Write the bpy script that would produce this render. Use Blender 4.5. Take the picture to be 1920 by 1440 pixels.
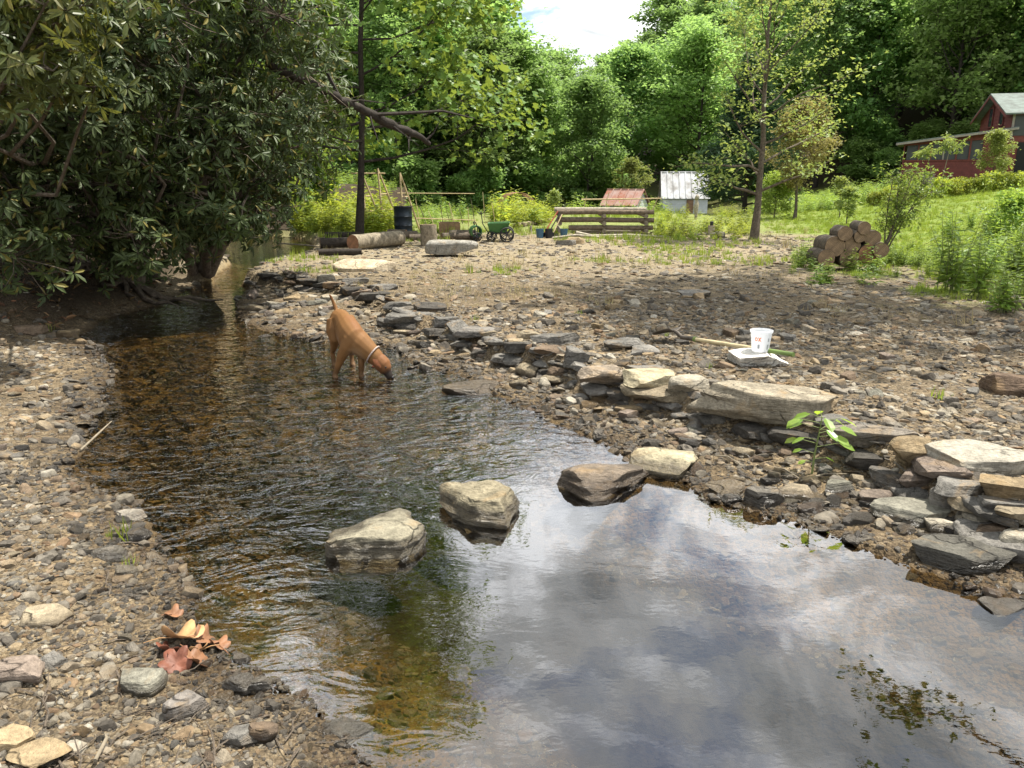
import bpy, bmesh, math, random
import numpy as np
from mathutils import Vector, Matrix, Euler

for o in list(bpy.data.objects):
    bpy.data.objects.remove(o)
SC = bpy.context.scene
COL = SC.collection
R = math.radians

# ------------------------------------------------------------------ camera
F = 1450.0            # focal length in photo pixels (1920 wide)
PITCH = R(14.7)
CAMZ = 1.65
cam_d = bpy.data.cameras.new('camera')
cam = bpy.data.objects.new('camera', cam_d)
COL.objects.link(cam)
cam.location = (0, 0, CAMZ)
cam.rotation_euler = (math.pi / 2 - PITCH, 0, 0)
cam_d.sensor_fit = 'HORIZONTAL'
cam_d.sensor_width = 36.0
cam_d.lens = 36.0 * F / 1920.0
cam_d.clip_start = 0.05
cam_d.clip_end = 2000
SC.camera = cam

# ------------------------------------------------------------------ sky and sun
SUN_AZ = R(70)       # to the right of the view direction
SUN_EL = R(68)
world = bpy.data.worlds.new('World')
SC.world = world
world.use_nodes = True
wt = world.node_tree
for n in list(wt.nodes):
    wt.nodes.remove(n)


def N(t, kind, **kw):
    n = t.nodes.new(kind)
    for k, v in kw.items():
        if k.startswith('i_'):
            key = k[2:]
            key = int(key) if key.isdigit() else key.replace('_', ' ')
            n.inputs[key].default_value = v
        else:
            setattr(n, k, v)
    return n


def L(t, a, b):
    t.links.new(a, b)


def ramp(t, stops, interp='LINEAR'):
    n = t.nodes.new('ShaderNodeValToRGB')
    cr = n.color_ramp
    cr.interpolation = interp
    while len(cr.elements) < len(stops):
        cr.elements.new(0.5)
    for e, (p, c) in zip(cr.elements, stops):
        e.position = p
        e.color = tuple(c) + (1,) if len(c) == 3 else c
    return n


def g3(v):
    return (v, v, v)


SKY_OFF = (0.0, 0.0, 0.0)
sky = N(wt, 'ShaderNodeTexSky', sky_type='NISHITA', sun_disc=False)
sky.sun_elevation = SUN_EL
sky.sun_rotation = SUN_AZ
sky.air_density = 1.2
sky.dust_density = 1.0
tc = N(wt, 'ShaderNodeTexCoord')
sep = N(wt, 'ShaderNodeSeparateXYZ')
L(wt, tc.outputs['Generated'], sep.inputs[0])
za = N(wt, 'ShaderNodeMath', operation='MAXIMUM', i_1=0.0)
L(wt, sep.outputs['Z'], za.inputs[0])
zb = N(wt, 'ShaderNodeMath', operation='ADD', i_1=0.22)
L(wt, za.outputs[0], zb.inputs[0])
dx = N(wt, 'ShaderNodeMath', operation='DIVIDE')
dy = N(wt, 'ShaderNodeMath', operation='DIVIDE')
L(wt, sep.outputs['X'], dx.inputs[0]); L(wt, zb.outputs[0], dx.inputs[1])
L(wt, sep.outputs['Y'], dy.inputs[0]); L(wt, zb.outputs[0], dy.inputs[1])
cmb = N(wt, 'ShaderNodeCombineXYZ')
L(wt, dx.outputs[0], cmb.inputs[0]); L(wt, dy.outputs[0], cmb.inputs[1])
cn = N(wt, 'ShaderNodeTexNoise', i_Scale=2.3, i_Detail=9.0, i_Roughness=0.6, i_Distortion=0.35)
off0 = N(wt, 'ShaderNodeVectorMath', operation='ADD')
off0.inputs[1].default_value = SKY_OFF
L(wt, cmb.outputs[0], off0.inputs[0])
L(wt, off0.outputs[0], cn.inputs['Vector'])
cmask = ramp(wt, [(0.36, g3(0)), (0.50, g3(1))])
L(wt, cn.outputs['Fac'], cmask.inputs[0])
cn2 = N(wt, 'ShaderNodeTexNoise', i_Scale=3.1, i_Detail=8.0, i_Roughness=0.62, i_Distortion=0.5)
off = N(wt, 'ShaderNodeVectorMath', operation='ADD')
off.inputs[1].default_value = (3.7, 1.9, 0)
L(wt, cmb.outputs[0], off.inputs[0])
L(wt, off.outputs[0], cn2.inputs['Vector'])
CLOUD = 8.6
ccol = ramp(wt, [(0.33, (0.40 * CLOUD, 0.43 * CLOUD, 0.445 * CLOUD)),
                 (0.50, (0.93 * CLOUD, 0.95 * CLOUD, 0.95 * CLOUD)),
                 (0.62, (2.1 * CLOUD, 2.12 * CLOUD, 2.14 * CLOUD))])
L(wt, cn2.outputs['Fac'], ccol.inputs[0])
cmix = N(wt, 'ShaderNodeMix', data_type='RGBA')
L(wt, cmask.outputs[0], cmix.inputs[0])
L(wt, sky.outputs[0], cmix.inputs[6])
L(wt, ccol.outputs[0], cmix.inputs[7])
bg = N(wt, 'ShaderNodeBackground', i_Strength=0.09)
L(wt, cmix.outputs[2], bg.inputs['Color'])
wo = N(wt, 'ShaderNodeOutputWorld')
L(wt, bg.outputs[0], wo.inputs['Surface'])

sun_d = bpy.data.lights.new('sun', 'SUN')
sun_d.energy = 5.0
sun_d.angle = R(0.6)
sun_d.color = (1.0, 0.94, 0.84)
sun = bpy.data.objects.new('sun', sun_d)
COL.objects.link(sun)
SUN_DIR = Vector((math.sin(SUN_AZ) * math.cos(SUN_EL), math.cos(SUN_AZ) * math.cos(SUN_EL), math.sin(SUN_EL)))
sun.rotation_euler = SUN_DIR.to_track_quat('Z', 'Y').to_euler()
sun.location = (20, 20, 40)

SC.view_settings.view_transform = 'Standard'
SC.view_settings.look = 'None'
SC.view_settings.exposure = 1.05
SC.view_settings.gamma = 1.0
SC.view_settings.use_curve_mapping = False
SC.render.engine = 'CYCLES'
SC.cycles.max_bounces = 4
SC.cycles.diffuse_bounces = 3
SC.cycles.glossy_bounces = 3
SC.cycles.transparent_max_bounces = 6
SC.cycles.transmission_bounces = 3
SC.cycles.sample_clamp_indirect = 6.0
SC.cycles.caustics_reflective = False
SC.cycles.caustics_refractive = False

# ------------------------------------------------------------------ helpers
cp, sp = math.cos(PITCH), math.sin(PITCH)


def ray(px, py):
    a = (px - 960.0) / F
    b = (720.0 - py) / F
    return np.array([a, cp + b * sp, -sp + b * cp])


def P(px, py, z=0.0):
    """world point on the level z seen at a photo pixel"""
    d = ray(px, py)
    t = (z - CAMZ) / d[2]
    return np.array([d[0] * t, d[1] * t, z])


def PD(px, py, Y):
    """world point at ground distance Y seen at a photo pixel"""
    d = ray(px, py)
    t = Y / d[1]
    return np.array([d[0] * t, Y, CAMZ + d[2] * t])


def _hash(ix, iy, iz, seed):
    h = (ix.astype(np.int64) * 374761393 + iy.astype(np.int64) * 668265263 + iz.astype(np.int64) * 2147483647 + seed * 974634777) & 0xFFFFFFFF
    h = ((h ^ (h >> 13)) * 1274126177) & 0xFFFFFFFF
    h = (h ^ (h >> 16)) & 0xFFFFFFFF
    return h.astype(np.float64) / 4294967295.0


def vnoise(p, seed=0):
    p = np.asarray(p, float)
    i = np.floor(p).astype(np.int64)
    f = p - i
    f = f * f * (3 - 2 * f)
    r = 0
    for ax in (0, 1):
        wx = f[:, 0] if ax else 1 - f[:, 0]
        for ay in (0, 1):
            wy = f[:, 1] if ay else 1 - f[:, 1]
            for az in (0, 1):
                wz = f[:, 2] if az else 1 - f[:, 2]
                r = r + wx * wy * wz * _hash(i[:, 0] + ax, i[:, 1] + ay, i[:, 2] + az, seed)
    return r * 2 - 1


def fbm(p, oct=4, seed=0, gain=0.5):
    p = np.asarray(p, float)
    a, s = 1.0, 0
    for k in range(oct):
        s = s + a * vnoise(p * (2.0 ** k) + 17.3 * k, seed + k)
        a *= gain
    return s


def fbm2(x, y, sc, oct=3, seed=0):
    return fbm(np.stack([np.ravel(x) * sc, np.ravel(y) * sc, np.zeros(np.size(x))], 1), oct, seed).reshape(np.shape(x))


def sstep(a, b, x):
    t = np.clip((x - a) / (b - a), 0, 1)
    return t * t * (3 - 2 * t)


def new_obj(name, me, parent=None, loc=None, rot=None):
    o = bpy.data.objects.new(name, me)
    COL.objects.link(o)
    if parent is not None:
        o.parent = parent
    if loc is not None:
        o.location = loc
    if rot is not None:
        o.rotation_euler = rot
    return o


def tag(o, label=None, cat=None, group=None, kind=None):
    if label: o['label'] = label
    if cat: o['category'] = cat
    if group: o['group'] = group
    if kind: o['kind'] = kind
    return o


def empty(name, loc, rz=0, label=None, cat=None, group=None):
    o = bpy.data.objects.new(name, None)
    COL.objects.link(o)
    o.empty_display_size = 0.1
    o.location = loc
    o.rotation_euler = (0, 0, rz)
    return tag(o, label, cat, group)


def copy_tree(o, parent=None):
    c = o.copy()
    COL.objects.link(c)
    c.parent = parent
    for ch in list(o.children):
        copy_tree(ch, c)
    return c


def mesh_np(name, V, T, mat=None, smooth=False, attrs=None, sharp=None):
    """V (n,3), T (m,k) -> mesh"""
    V = np.ascontiguousarray(V, np.float32)
    T = np.ascontiguousarray(T, np.int32)
    me = bpy.data.meshes.new(name)
    k = T.shape[1]
    me.vertices.add(len(V))
    me.vertices.foreach_set('co', V.ravel())
    me.loops.add(T.size)
    me.loops.foreach_set('vertex_index', T.ravel())
    me.polygons.add(len(T))
    me.polygons.foreach_set('loop_start', np.arange(0, T.size, k, dtype=np.int32))
    me.polygons.foreach_set('loop_total', np.full(len(T), k, np.int32))
    me.polygons.foreach_set('use_smooth', np.full(len(T), smooth, bool))
    me.update(calc_edges=True)
    for an, av in (attrs or {}).items():
        a = me.attributes.new(an, 'FLOAT', 'POINT')
        a.data.foreach_set('value', np.ascontiguousarray(av, np.float32))
    if mat is not None:
        me.materials.append(mat)
    if sharp is not None:
        me.set_sharp_from_angle(angle=R(sharp))
    return me


class MB:
    """collects boxes, tubes and prisms into one mesh"""
    def __init__(self):
        self.v = []; self.f = []

    def add(self, vs, fs):
        b = len(self.v)
        self.v += [tuple(map(float, p)) for p in vs]
        self.f += [tuple(i + b for i in f) for f in fs]

    def box(self, c, s, rz=0, rot=None):
        M = rot if rot is not None else Matrix.Rotation(rz, 3, 'Z')
        c = Vector(c)
        vs = [c + M @ Vector((sx * s[0] / 2, sy * s[1] / 2, sz * s[2] / 2)) for sz in (-1, 1) for sy in (-1, 1) for sx in (-1, 1)]
        self.add(vs, [(0, 2, 3, 1), (4, 5, 7, 6), (0, 1, 5, 4), (2, 6, 7, 3), (0, 4, 6, 2), (1, 3, 7, 5)])

    def prism(self, pts, depth):
        """pts: outline of 3-D points (a planar loop); depth: 3-D offset"""
        n = len(pts)
        d = Vector(depth)
        a = [Vector(p) for p in pts]
        self.add(a + [p + d for p in a], [tuple(range(n))[::-1], tuple(range(n, 2 * n))] + [(i, (i + 1) % n, n + (i + 1) % n, n + i) for i in range(n)])

    def tube(self, pts, radii, sides=8, cap=True, squash=None):
        pts = [Vector(p) for p in pts]
        if not hasattr(radii, '__len__'):
            radii = [radii] * len(pts)
        rings = []
        t0 = (pts[1] - pts[0]).normalized()
        ref = Vector((0, 0, 1)) if abs(t0.z) < 0.9 else Vector((1, 0, 0))
        u = t0.cross(ref).normalized()
        for i, p in enumerate(pts):
            t = (pts[min(i + 1, len(pts) - 1)] - pts[max(i - 1, 0)])
            if t.length < 1e-9: t = t0.copy()
            t.normalize()
            u = (u - t * u.dot(t))
            if u.length < 1e-6: u = t.orthogonal()
            u.normalize()
            w = t.cross(u)
            r = radii[i]
            ru, rw = (r, r) if not hasattr(r, '__len__') else r
            rings.append([p + u * (ru * math.cos(a)) + w * (rw * math.sin(a)) for a in [2 * math.pi * k / sides for k in range(sides)]])
        vs = [v for rg in rings for v in rg]
        fs = []
        for i in range(len(pts) - 1):
            for k in range(sides):
                a = i * sides + k; b = i * sides + (k + 1) % sides
                fs.append((a, b, b + sides, a + sides))
        if cap:
            fs.append(tuple(range(sides))[::-1])
            fs.append(tuple((len(pts) - 1) * sides + k for k in range(sides)))
        self.add(vs, fs)

    def lathe(self, c, prof, sides=20):
        """prof: list of (r,z)"""
        c = Vector(c)
        vs = []; fs = []
        for r, z in prof:
            for k in range(sides):
                a = 2 * math.pi * k / sides
                vs.append(c + Vector((r * math.cos(a), r * math.sin(a), z)))
        for i in range(len(prof) - 1):
            for k in range(sides):
                a = i * sides + k; b = i * sides + (k + 1) % sides
                fs.append((a, b, b + sides, a + sides))
        self.add(vs, fs)

    def mesh(self, name, mat=None, smooth=None):
        me = bpy.data.meshes.new(name)
        me.from_pydata(self.v, [], self.f)
        if mat: me.materials.append(mat)
        if smooth is not None:
            me.polygons.foreach_set('use_smooth', np.ones(len(me.polygons), bool))
            me.update()
            me.set_sharp_from_angle(angle=R(smooth))
        me.update()
        return me

    def build(self, name, mat=None, parent=None, smooth=None, loc=None, rot=None):
        return new_obj(name, self.mesh(name, mat, smooth), parent, loc, rot)


# ------------------------------------------------------------------ materials
def newmat(name):
    m = bpy.data.materials.new(name)
    m.use_nodes = True
    t = m.node_tree
    b = t.nodes['Principled BSDF']
    return m, t, b


def mixc(t, fac, a, b, blend='MIX'):
    n = N(t, 'ShaderNodeMix', data_type='RGBA', blend_type=blend)
    for i, s in ((0, fac), (6, a), (7, b)):
        if hasattr(s, 'node'):
            L(t, s, n.inputs[i])
        elif i == 0:
            n.inputs[0].default_value = s
        else:
            n.inputs[i].default_value = tuple(s) + (1,) if len(s) == 3 else s
    return n.outputs[2]


def mth(t, op, a, b=None, c=None, clamp=False):
    n = N(t, 'ShaderNodeMath', operation=op, use_clamp=clamp)
    for i, s in enumerate((a, b, c)):
        if s is None: continue
        if hasattr(s, 'node'): L(t, s, n.inputs[i])
        else: n.inputs[i].default_value = s
    return n.outputs[0]


def noise(t, vec, scale, detail=4.0, rough=0.55, dist=0.0):
    n = N(t, 'ShaderNodeTexNoise', i_Scale=scale, i_Detail=detail, i_Roughness=rough, i_Distortion=dist)
    if vec is not None: L(t, vec, n.inputs['Vector'])
    return n.outputs['Fac']


def bump(t, b, h, strength=0.4, dist=0.02):
    n = N(t, 'ShaderNodeBump', i_Strength=strength, i_Distance=dist)
    L(t, h, n.inputs['Height'])
    L(t, n.outputs[0], b.inputs['Normal'])
    return n


STONE_RAMP = [(0.0, (0.075, 0.066, 0.055)), (0.20, (0.125, 0.110, 0.09)), (0.42, (0.185, 0.165, 0.135)), (0.58, (0.25, 0.22, 0.17)),
              (0.70, (0.29, 0.225, 0.14)), (0.80, (0.19, 0.125, 0.075)), (0.92, (0.28, 0.245, 0.185)), (1.0, (0.36, 0.33, 0.27))]


def rock_mat(name, mode, dark=1.0):
    """mode 'random' colours each stone by its own random number, 'color' by the object's colour"""
    m, t, b = newmat(name)
    oi = N(t, 'ShaderNodeObjectInfo')
    tcx = N(t, 'ShaderNodeTexCoord')
    geo = N(t, 'ShaderNodeNewGeometry')
    if mode == 'random':
        rp = ramp(t, [(p, tuple(x * dark for x in c)) for p, c in STONE_RAMP])
        L(t, oi.outputs['Random'], rp.inputs[0])
        base = rp.outputs[0]
    else:
        base = oi.outputs['Color']
    pos = geo.outputs['Position']
    n1 = noise(t, pos, 9.0, 6.0, 0.65)
    n2 = noise(t, pos, 45.0, 5.0, 0.7)
    r1 = ramp(t, [(0.25, g3(0.5)), (0.5, g3(1.0)), (0.75, g3(1.45))])
    L(t, n1, r1.inputs[0])
    c1 = mixc(t, 1.0, base, r1.outputs[0], 'MULTIPLY')
    r2 = ramp(t, [(0.3, g3(0.62)), (0.52, g3(1.0)), (0.72, g3(1.3))])
    L(t, n2, r2.inputs[0])
    c2 = mixc(t, 1.0, c1, r2.outputs[0], 'MULTIPLY')
    # lichen and iron stain patches
    n3 = noise(t, pos, 5.0, 4.0, 0.6, 0.8)
    rs = ramp(t, [(0.56, g3(0)), (0.70, g3(1))])
    L(t, n3, rs.inputs[0])
    st = mth(t, 'MULTIPLY', rs.outputs[0], 0.45)
    c3 = mixc(t, st, c2, (0.31, 0.205, 0.095))
    if mode == 'color':
        # bedding cracks
        mpc = N(t, 'ShaderNodeMapping'); mpc.inputs['Scale'].default_value = (1.0, 1.0, 3.2); mpc.inputs['Rotation'].default_value = (0.12, 0.08, 0.0)
        wv = N(t, 'ShaderNodeVectorMath', operation='ADD')
        nz = N(t, 'ShaderNodeTexNoise', i_Scale=6.0, i_Detail=4.0)
        L(t, tcx.outputs['Object'], nz.inputs['Vector'])
        sc_ = N(t, 'ShaderNodeVectorMath', operation='SCALE'); sc_.inputs['Scale'].default_value = 0.16
        L(t, nz.outputs['Color'], sc_.inputs[0])
        L(t, tcx.outputs['Object'], wv.inputs[0]); L(t, sc_.outputs[0], wv.inputs[1])
        L(t, wv.outputs[0], mpc.inputs[0])
        vc = N(t, 'ShaderNodeTexVoronoi', feature='DISTANCE_TO_EDGE', i_Scale=2.6)
        L(t, mpc.outputs[0], vc.inputs['Vector'])
        rc = ramp(t, [(0.0, g3(0.30)), (0.022, g3(1.0))]); L(t, vc.outputs['Distance'], rc.inputs[0])
        nk = noise(t, pos, 4.0, 3.0, 0.6)
        rk = ramp(t, [(0.47, g3(0)), (0.60, g3(1))]); L(t, nk, rk.inputs[0])
        crack = mixc(t, rk.outputs[0], (1, 1, 1), rc.outputs[0])
        c3 = mixc(t, 1.0, c3, crack, 'MULTIPLY')
    # wet band next to the water line
    sp_ = N(t, 'ShaderNodeSeparateXYZ'); L(t, pos, sp_.inputs[0])
    zz = mth(t, 'MULTIPLY_ADD', n1, 0.05, sp_.outputs['Z'])
    wet = N(t, 'ShaderNodeMapRange', i_1=0.088 if mode == 'color' else 0.05, i_2=0.118 if mode == 'color' else 0.085, i_3=1.0, i_4=0.0)
    L(t, zz, wet.inputs[0])
    c4 = mixc(t, wet.outputs[0], c3, mixc(t, 1.0, c3, (0.36, 0.33, 0.29), 'MULTIPLY'))
    L(t, c4, b.inputs['Base Color'])
    rr = N(t, 'ShaderNodeMapRange', i_3=0.82, i_4=0.28)
    L(t, wet.outputs[0], rr.inputs[0])
    L(t, rr.outputs[0], b.inputs['Roughness'])
    ss = N(t, 'ShaderNodeMapRange', i_3=0.12, i_4=0.5)
    L(t, wet.outputs[0], ss.inputs[0]); L(t, ss.outputs[0], b.inputs['Specular IOR Level'])
    # strata and grain
    mp = N(t, 'ShaderNodeMapping'); mp.inputs['Scale'].default_value = (1.0, 1.0, 7.0)
    L(t, tcx.outputs['Object'], mp.inputs[0])
    n4 = noise(t, mp.outputs[0], 9.0, 5.0, 0.65)
    hh = mth(t, 'MULTIPLY_ADD', n4, 1.2, mth(t, 'MULTIPLY', n2, 0.7))
    if mode == 'color':
        hh = mth(t, 'MULTIPLY_ADD', crack, 0.9, hh)
        bump(t, b, hh, 0.8, 0.03)
    else:
        bump(t, b, hh, 0.55, 0.02)
    return m


M = {}
M['stone'] = rock_mat('stone', 'color')
M['pebble'] = rock_mat('pebble', 'random', 0.84)


def plain(name, col, rough=0.6, metal=0.0, nscale=None, var=0.3, bmp=0.0, spec=0.4):
    m, t, b = newmat(name)
    b.inputs['Roughness'].default_value = rough
    b.inputs['Metallic'].default_value = metal
    b.inputs['Specular IOR Level'].default_value = spec
    if nscale:
        tcx = N(t, 'ShaderNodeTexCoord')
        n = noise(t, tcx.outputs['Object'], nscale, 5.0, 0.65)
        r = ramp(t, [(0.3, g3(1 - var)), (0.7, g3(1 + var))])
        L(t, n, r.inputs[0])
        L(t, mixc(t, 1.0, col, r.outputs[0], 'MULTIPLY'), b.inputs['Base Color'])
        if bmp: bump(t, b, n, bmp, 0.02)
    else:
        b.inputs['Base Color'].default_value = tuple(col) + (1,)
    return m


def leaf_mat(name, ca, cb, tr, trans=0.4, rough=0.45, spec=0.4, ovar=0.35, warm=None):
    """ca..cb: darkest and lightest leaf colour; tr: colour of the light that passes through"""
    m, t, b = newmat(name)
    at = N(t, 'ShaderNodeAttribute', attribute_name='rnd')
    oi = N(t, 'ShaderNodeObjectInfo')
    rp = ramp(t, [(0.0, ca), (1.0, cb)])
    L(t, at.outputs['Fac'], rp.inputs[0])
    mr = N(t, 'ShaderNodeMapRange', i_3=1 - ovar, i_4=1 + ovar)
    L(t, oi.outputs['Random'], mr.inputs[0])
    c = mixc(t, 1.0, rp.outputs[0], mr.outputs[0], 'MULTIPLY')
    # each plant a little yellower or bluer
    hs = N(t, 'ShaderNodeHueSaturation')
    rr = mth(t, 'FRACT', mth(t, 'MULTIPLY', oi.outputs['Random'], 7.31))
    hm = N(t, 'ShaderNodeMapRange', i_3=0.475, i_4=0.525)
    L(t, rr, hm.inputs[0]); L(t, hm.outputs[0], hs.inputs['Hue'])
    L(t, c, hs.inputs['Color'])
    c = hs.outputs[0]
    if warm:
        pk = mth(t, 'GREATER_THAN', mth(t, 'FRACT', mth(t, 'MULTIPLY', at.outputs['Fac'], 13.7)), 0.93)
        c = mixc(t, pk, c, warm)
    L(t, c, b.inputs['Base Color'])
    b.inputs['Roughness'].default_value = rough
    b.inputs['Specular IOR Level'].default_value = spec
    tl = N(t, 'ShaderNodeBsdfTranslucent')
    tcol = mixc(t, 1.0, tr, mr.outputs[0], 'MULTIPLY')
    L(t, tcol, tl.inputs['Color'])
    mx = N(t, 'ShaderNodeMixShader', i_0=trans)
    L(t, b.outputs[0], mx.inputs[1]); L(t, tl.outputs[0], mx.inputs[2])
    L(t, mx.outputs[0], t.nodes['Material Output'].inputs['Surface'])
    return m


M['forest'] = leaf_mat('forest_leaf', (0.075, 0.145, 0.038), (0.185, 0.285, 0.085), (0.33, 0.50, 0.13), 0.48, 0.5, 0.3, 0.30)
M['rhodo'] = leaf_mat('rhododendron_leaf', (0.024, 0.045, 0.014), (0.066, 0.100, 0.030), (0.10, 0.15, 0.02), 0.15, 0.5, 0.25, 0.1, (0.15, 0.13, 0.03))
M['rhodo_y'] = leaf_mat('rhododendron_old_leaf', (0.035, 0.052, 0.016), (0.115, 0.12, 0.032), (0.24, 0.25, 0.04), 0.25, 0.42, 0.25, 0.1, (0.19, 0.16, 0.035))
M['maple'] = leaf_mat('maple_leaf', (0.06, 0.125, 0.022), (0.13, 0.215, 0.035), (0.28, 0.35, 0.05), 0.34, 0.45, 0.3, 0.1)
M['canopy'] = leaf_mat('canopy_leaf', (0.045, 0.085, 0.018), (0.10, 0.15, 0.03), (0.14, 0.19, 0.03), 0.28, 0.5, 0.3, 0.1)
M['sapling'] = leaf_mat('sapling_leaf', (0.12, 0.17, 0.045), (0.23, 0.27, 0.085), (0.36, 0.42, 0.09), 0.42, 0.5, 0.4, 0.1)
M['bronze'] = leaf_mat('bronze_leaf', (0.15, 0.15, 0.045), (0.30, 0.25, 0.10), (0.38, 0.34, 0.10), 0.35, 0.5, 0.3, 0.1)
M['needle'] = leaf_mat('needle', (0.022, 0.055, 0.028), (0.055, 0.105, 0.045), (0.08, 0.14, 0.04), 0.2, 0.5, 0.4, 0.1)
M['herb'] = leaf_mat('herb_leaf', (0.095, 0.165, 0.030), (0.19, 0.275, 0.055), (0.36, 0.48, 0.07), 0.42, 0.5, 0.4, 0.25)
M['grass'] = leaf_mat('grass_blade', (0.13, 0.19, 0.025), (0.25, 0.32, 0.05), (0.38, 0.47, 0.06), 0.4, 0.5, 0.3, 0.25)
M['weed'] = leaf_mat('weed_leaf', (0.13, 0.19, 0.025), (0.27, 0.31, 0.045), (0.42, 0.47, 0.05), 0.42, 0.5, 0.3, 0.35)
M['straw'] = leaf_mat('straw', (0.25, 0.20, 0.10), (0.45, 0.37, 0.20), (0.4, 0.34, 0.18), 0.3, 0.7, 0.2, 0.2)
M['bark'] = plain('bark', (0.105, 0.085, 0.065), 0.9, 0, 18, 0.5, 0.7, 0.2)
M['bark_dark'] = plain('dark_bark', (0.036, 0.030, 0.025), 0.9, 0, 18, 0.5, 0.7, 0.2)
M['bark_pale'] = plain('pale_bark', (0.195, 0.165, 0.12), 0.85, 0, 14, 0.5, 0.6, 0.2)
M['wood_grey'] = plain('weathered_wood', (0.30, 0.265, 0.21), 0.85, 0, 11, 0.45, 0.5, 0.2)
M['wood_tan'] = plain('cut_wood', (0.42, 0.29, 0.15), 0.8, 0, 16, 0.35, 0.3, 0.2)
M['wood_red'] = plain('reddish_cut_wood', (0.30, 0.15, 0.08), 0.8, 0, 16, 0.35, 0.3, 0.2)
M['pole'] = plain('pole_wood', (0.46, 0.36, 0.22), 0.8, 0, 9, 0.3, 0.2, 0.2)
# ------------------------------------------------------------------ terrain
SHORE_PX = [(700, 1440), (640, 1372), (560, 1296), (490, 1262), (430, 1215), (365, 1190), (372, 1110), (335, 1045), (290, 1010), (262, 975), (228, 935), (150, 897),
            (128, 880), (150, 850), (182, 790), (205, 730), (218, 700), (186, 662), (165, 632), (190, 600), (300, 572), (380, 530), (425, 500), (430, 478)]
shoreL = [P(*q)[:2] for q in SHORE_PX]
SHORE2_PX = [(596, 462), (590, 480), (560, 494), (505, 506), (470, 530), (440, 565), (445, 600), (520, 628), (600, 640), (745, 655), (775, 690), (860, 700), (925, 735),
             (1000, 768), (1100, 818), (1170, 850), (1205, 893), (1290, 905), (1320, 938), (1440, 968), (1560, 1005), (1690, 1055), (1770, 1090), (1850, 1115), (1925, 1140)]
shoreR = [P(*q)[:2] for q in SHORE2_PX]
WPOLY = np.array([(-0.1, 1.3), (0.6, 0.7), (1.2, -0.2), (1.2, -4.0)][::-1] + [tuple(q) for q in shoreL] + [(-9.5, 21.0), (-14, 24.5), (-14, 26.5), (-6.2, 23.4)] +
                 [tuple(q) for q in shoreR] + [(2.35, 2.1), (2.75, 1.3), (3.2, 0.0), (3.4, -4.0)])
WALL_PX = [(470, 516), (540, 520), (620, 540), (690, 560), (740, 590), (850, 622), (960, 660), (1060, 690), (1110, 712), (1200, 732), (1300, 756), (1440, 792), (1560, 822),
           (1690, 868), (1800, 930), (1920, 985)]
WALL = np.array([tuple(P(q[0], q[1], 0.17)[:2]) for q in WALL_PX] + [(3.2, 2.4), (4.2, 1.0), (4.6, -4)])


def seg_dist(x, y, poly, closed):
    d2 = np.full(x.shape, 1e18)
    side = np.zeros(x.shape)
    n = len(poly)
    for i in range(n if closed else n - 1):
        a = poly[i]; b = poly[(i + 1) % n]
        ex, ey = b[0] - a[0], b[1] - a[1]
        l2 = ex * ex + ey * ey + 1e-12
        t = np.clip(((x - a[0]) * ex + (y - a[1]) * ey) / l2, 0, 1)
        qx = x - (a[0] + t * ex); qy = y - (a[1] + t * ey)
        dd = qx * qx + qy * qy
        cr = ex * (y - a[1]) - ey * (x - a[0])
        m = dd < d2
        d2 = np.where(m, dd, d2)
        side = np.where(m, np.sign(cr), side)
    return np.sqrt(d2), side


def inside(x, y, poly):
    c = np.zeros(x.shape, bool)
    n = len(poly)
    j = n - 1
    for i in range(n):
        xi, yi = poly[i]; xj, yj = poly[j]
        hit = ((yi > y) != (yj > y)) & (x < (xj - xi) * (y - yi) / (yj - yi + 1e-12) + xi)
        c ^= hit
        j = i
    return c


def lawn_x(y):
    return 3.6 + 0.24 * y


def hill_s(x, y):
    return (x - 34) * 0.86 + (np.minimum(y, 115) - 58) * 0.5


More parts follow.
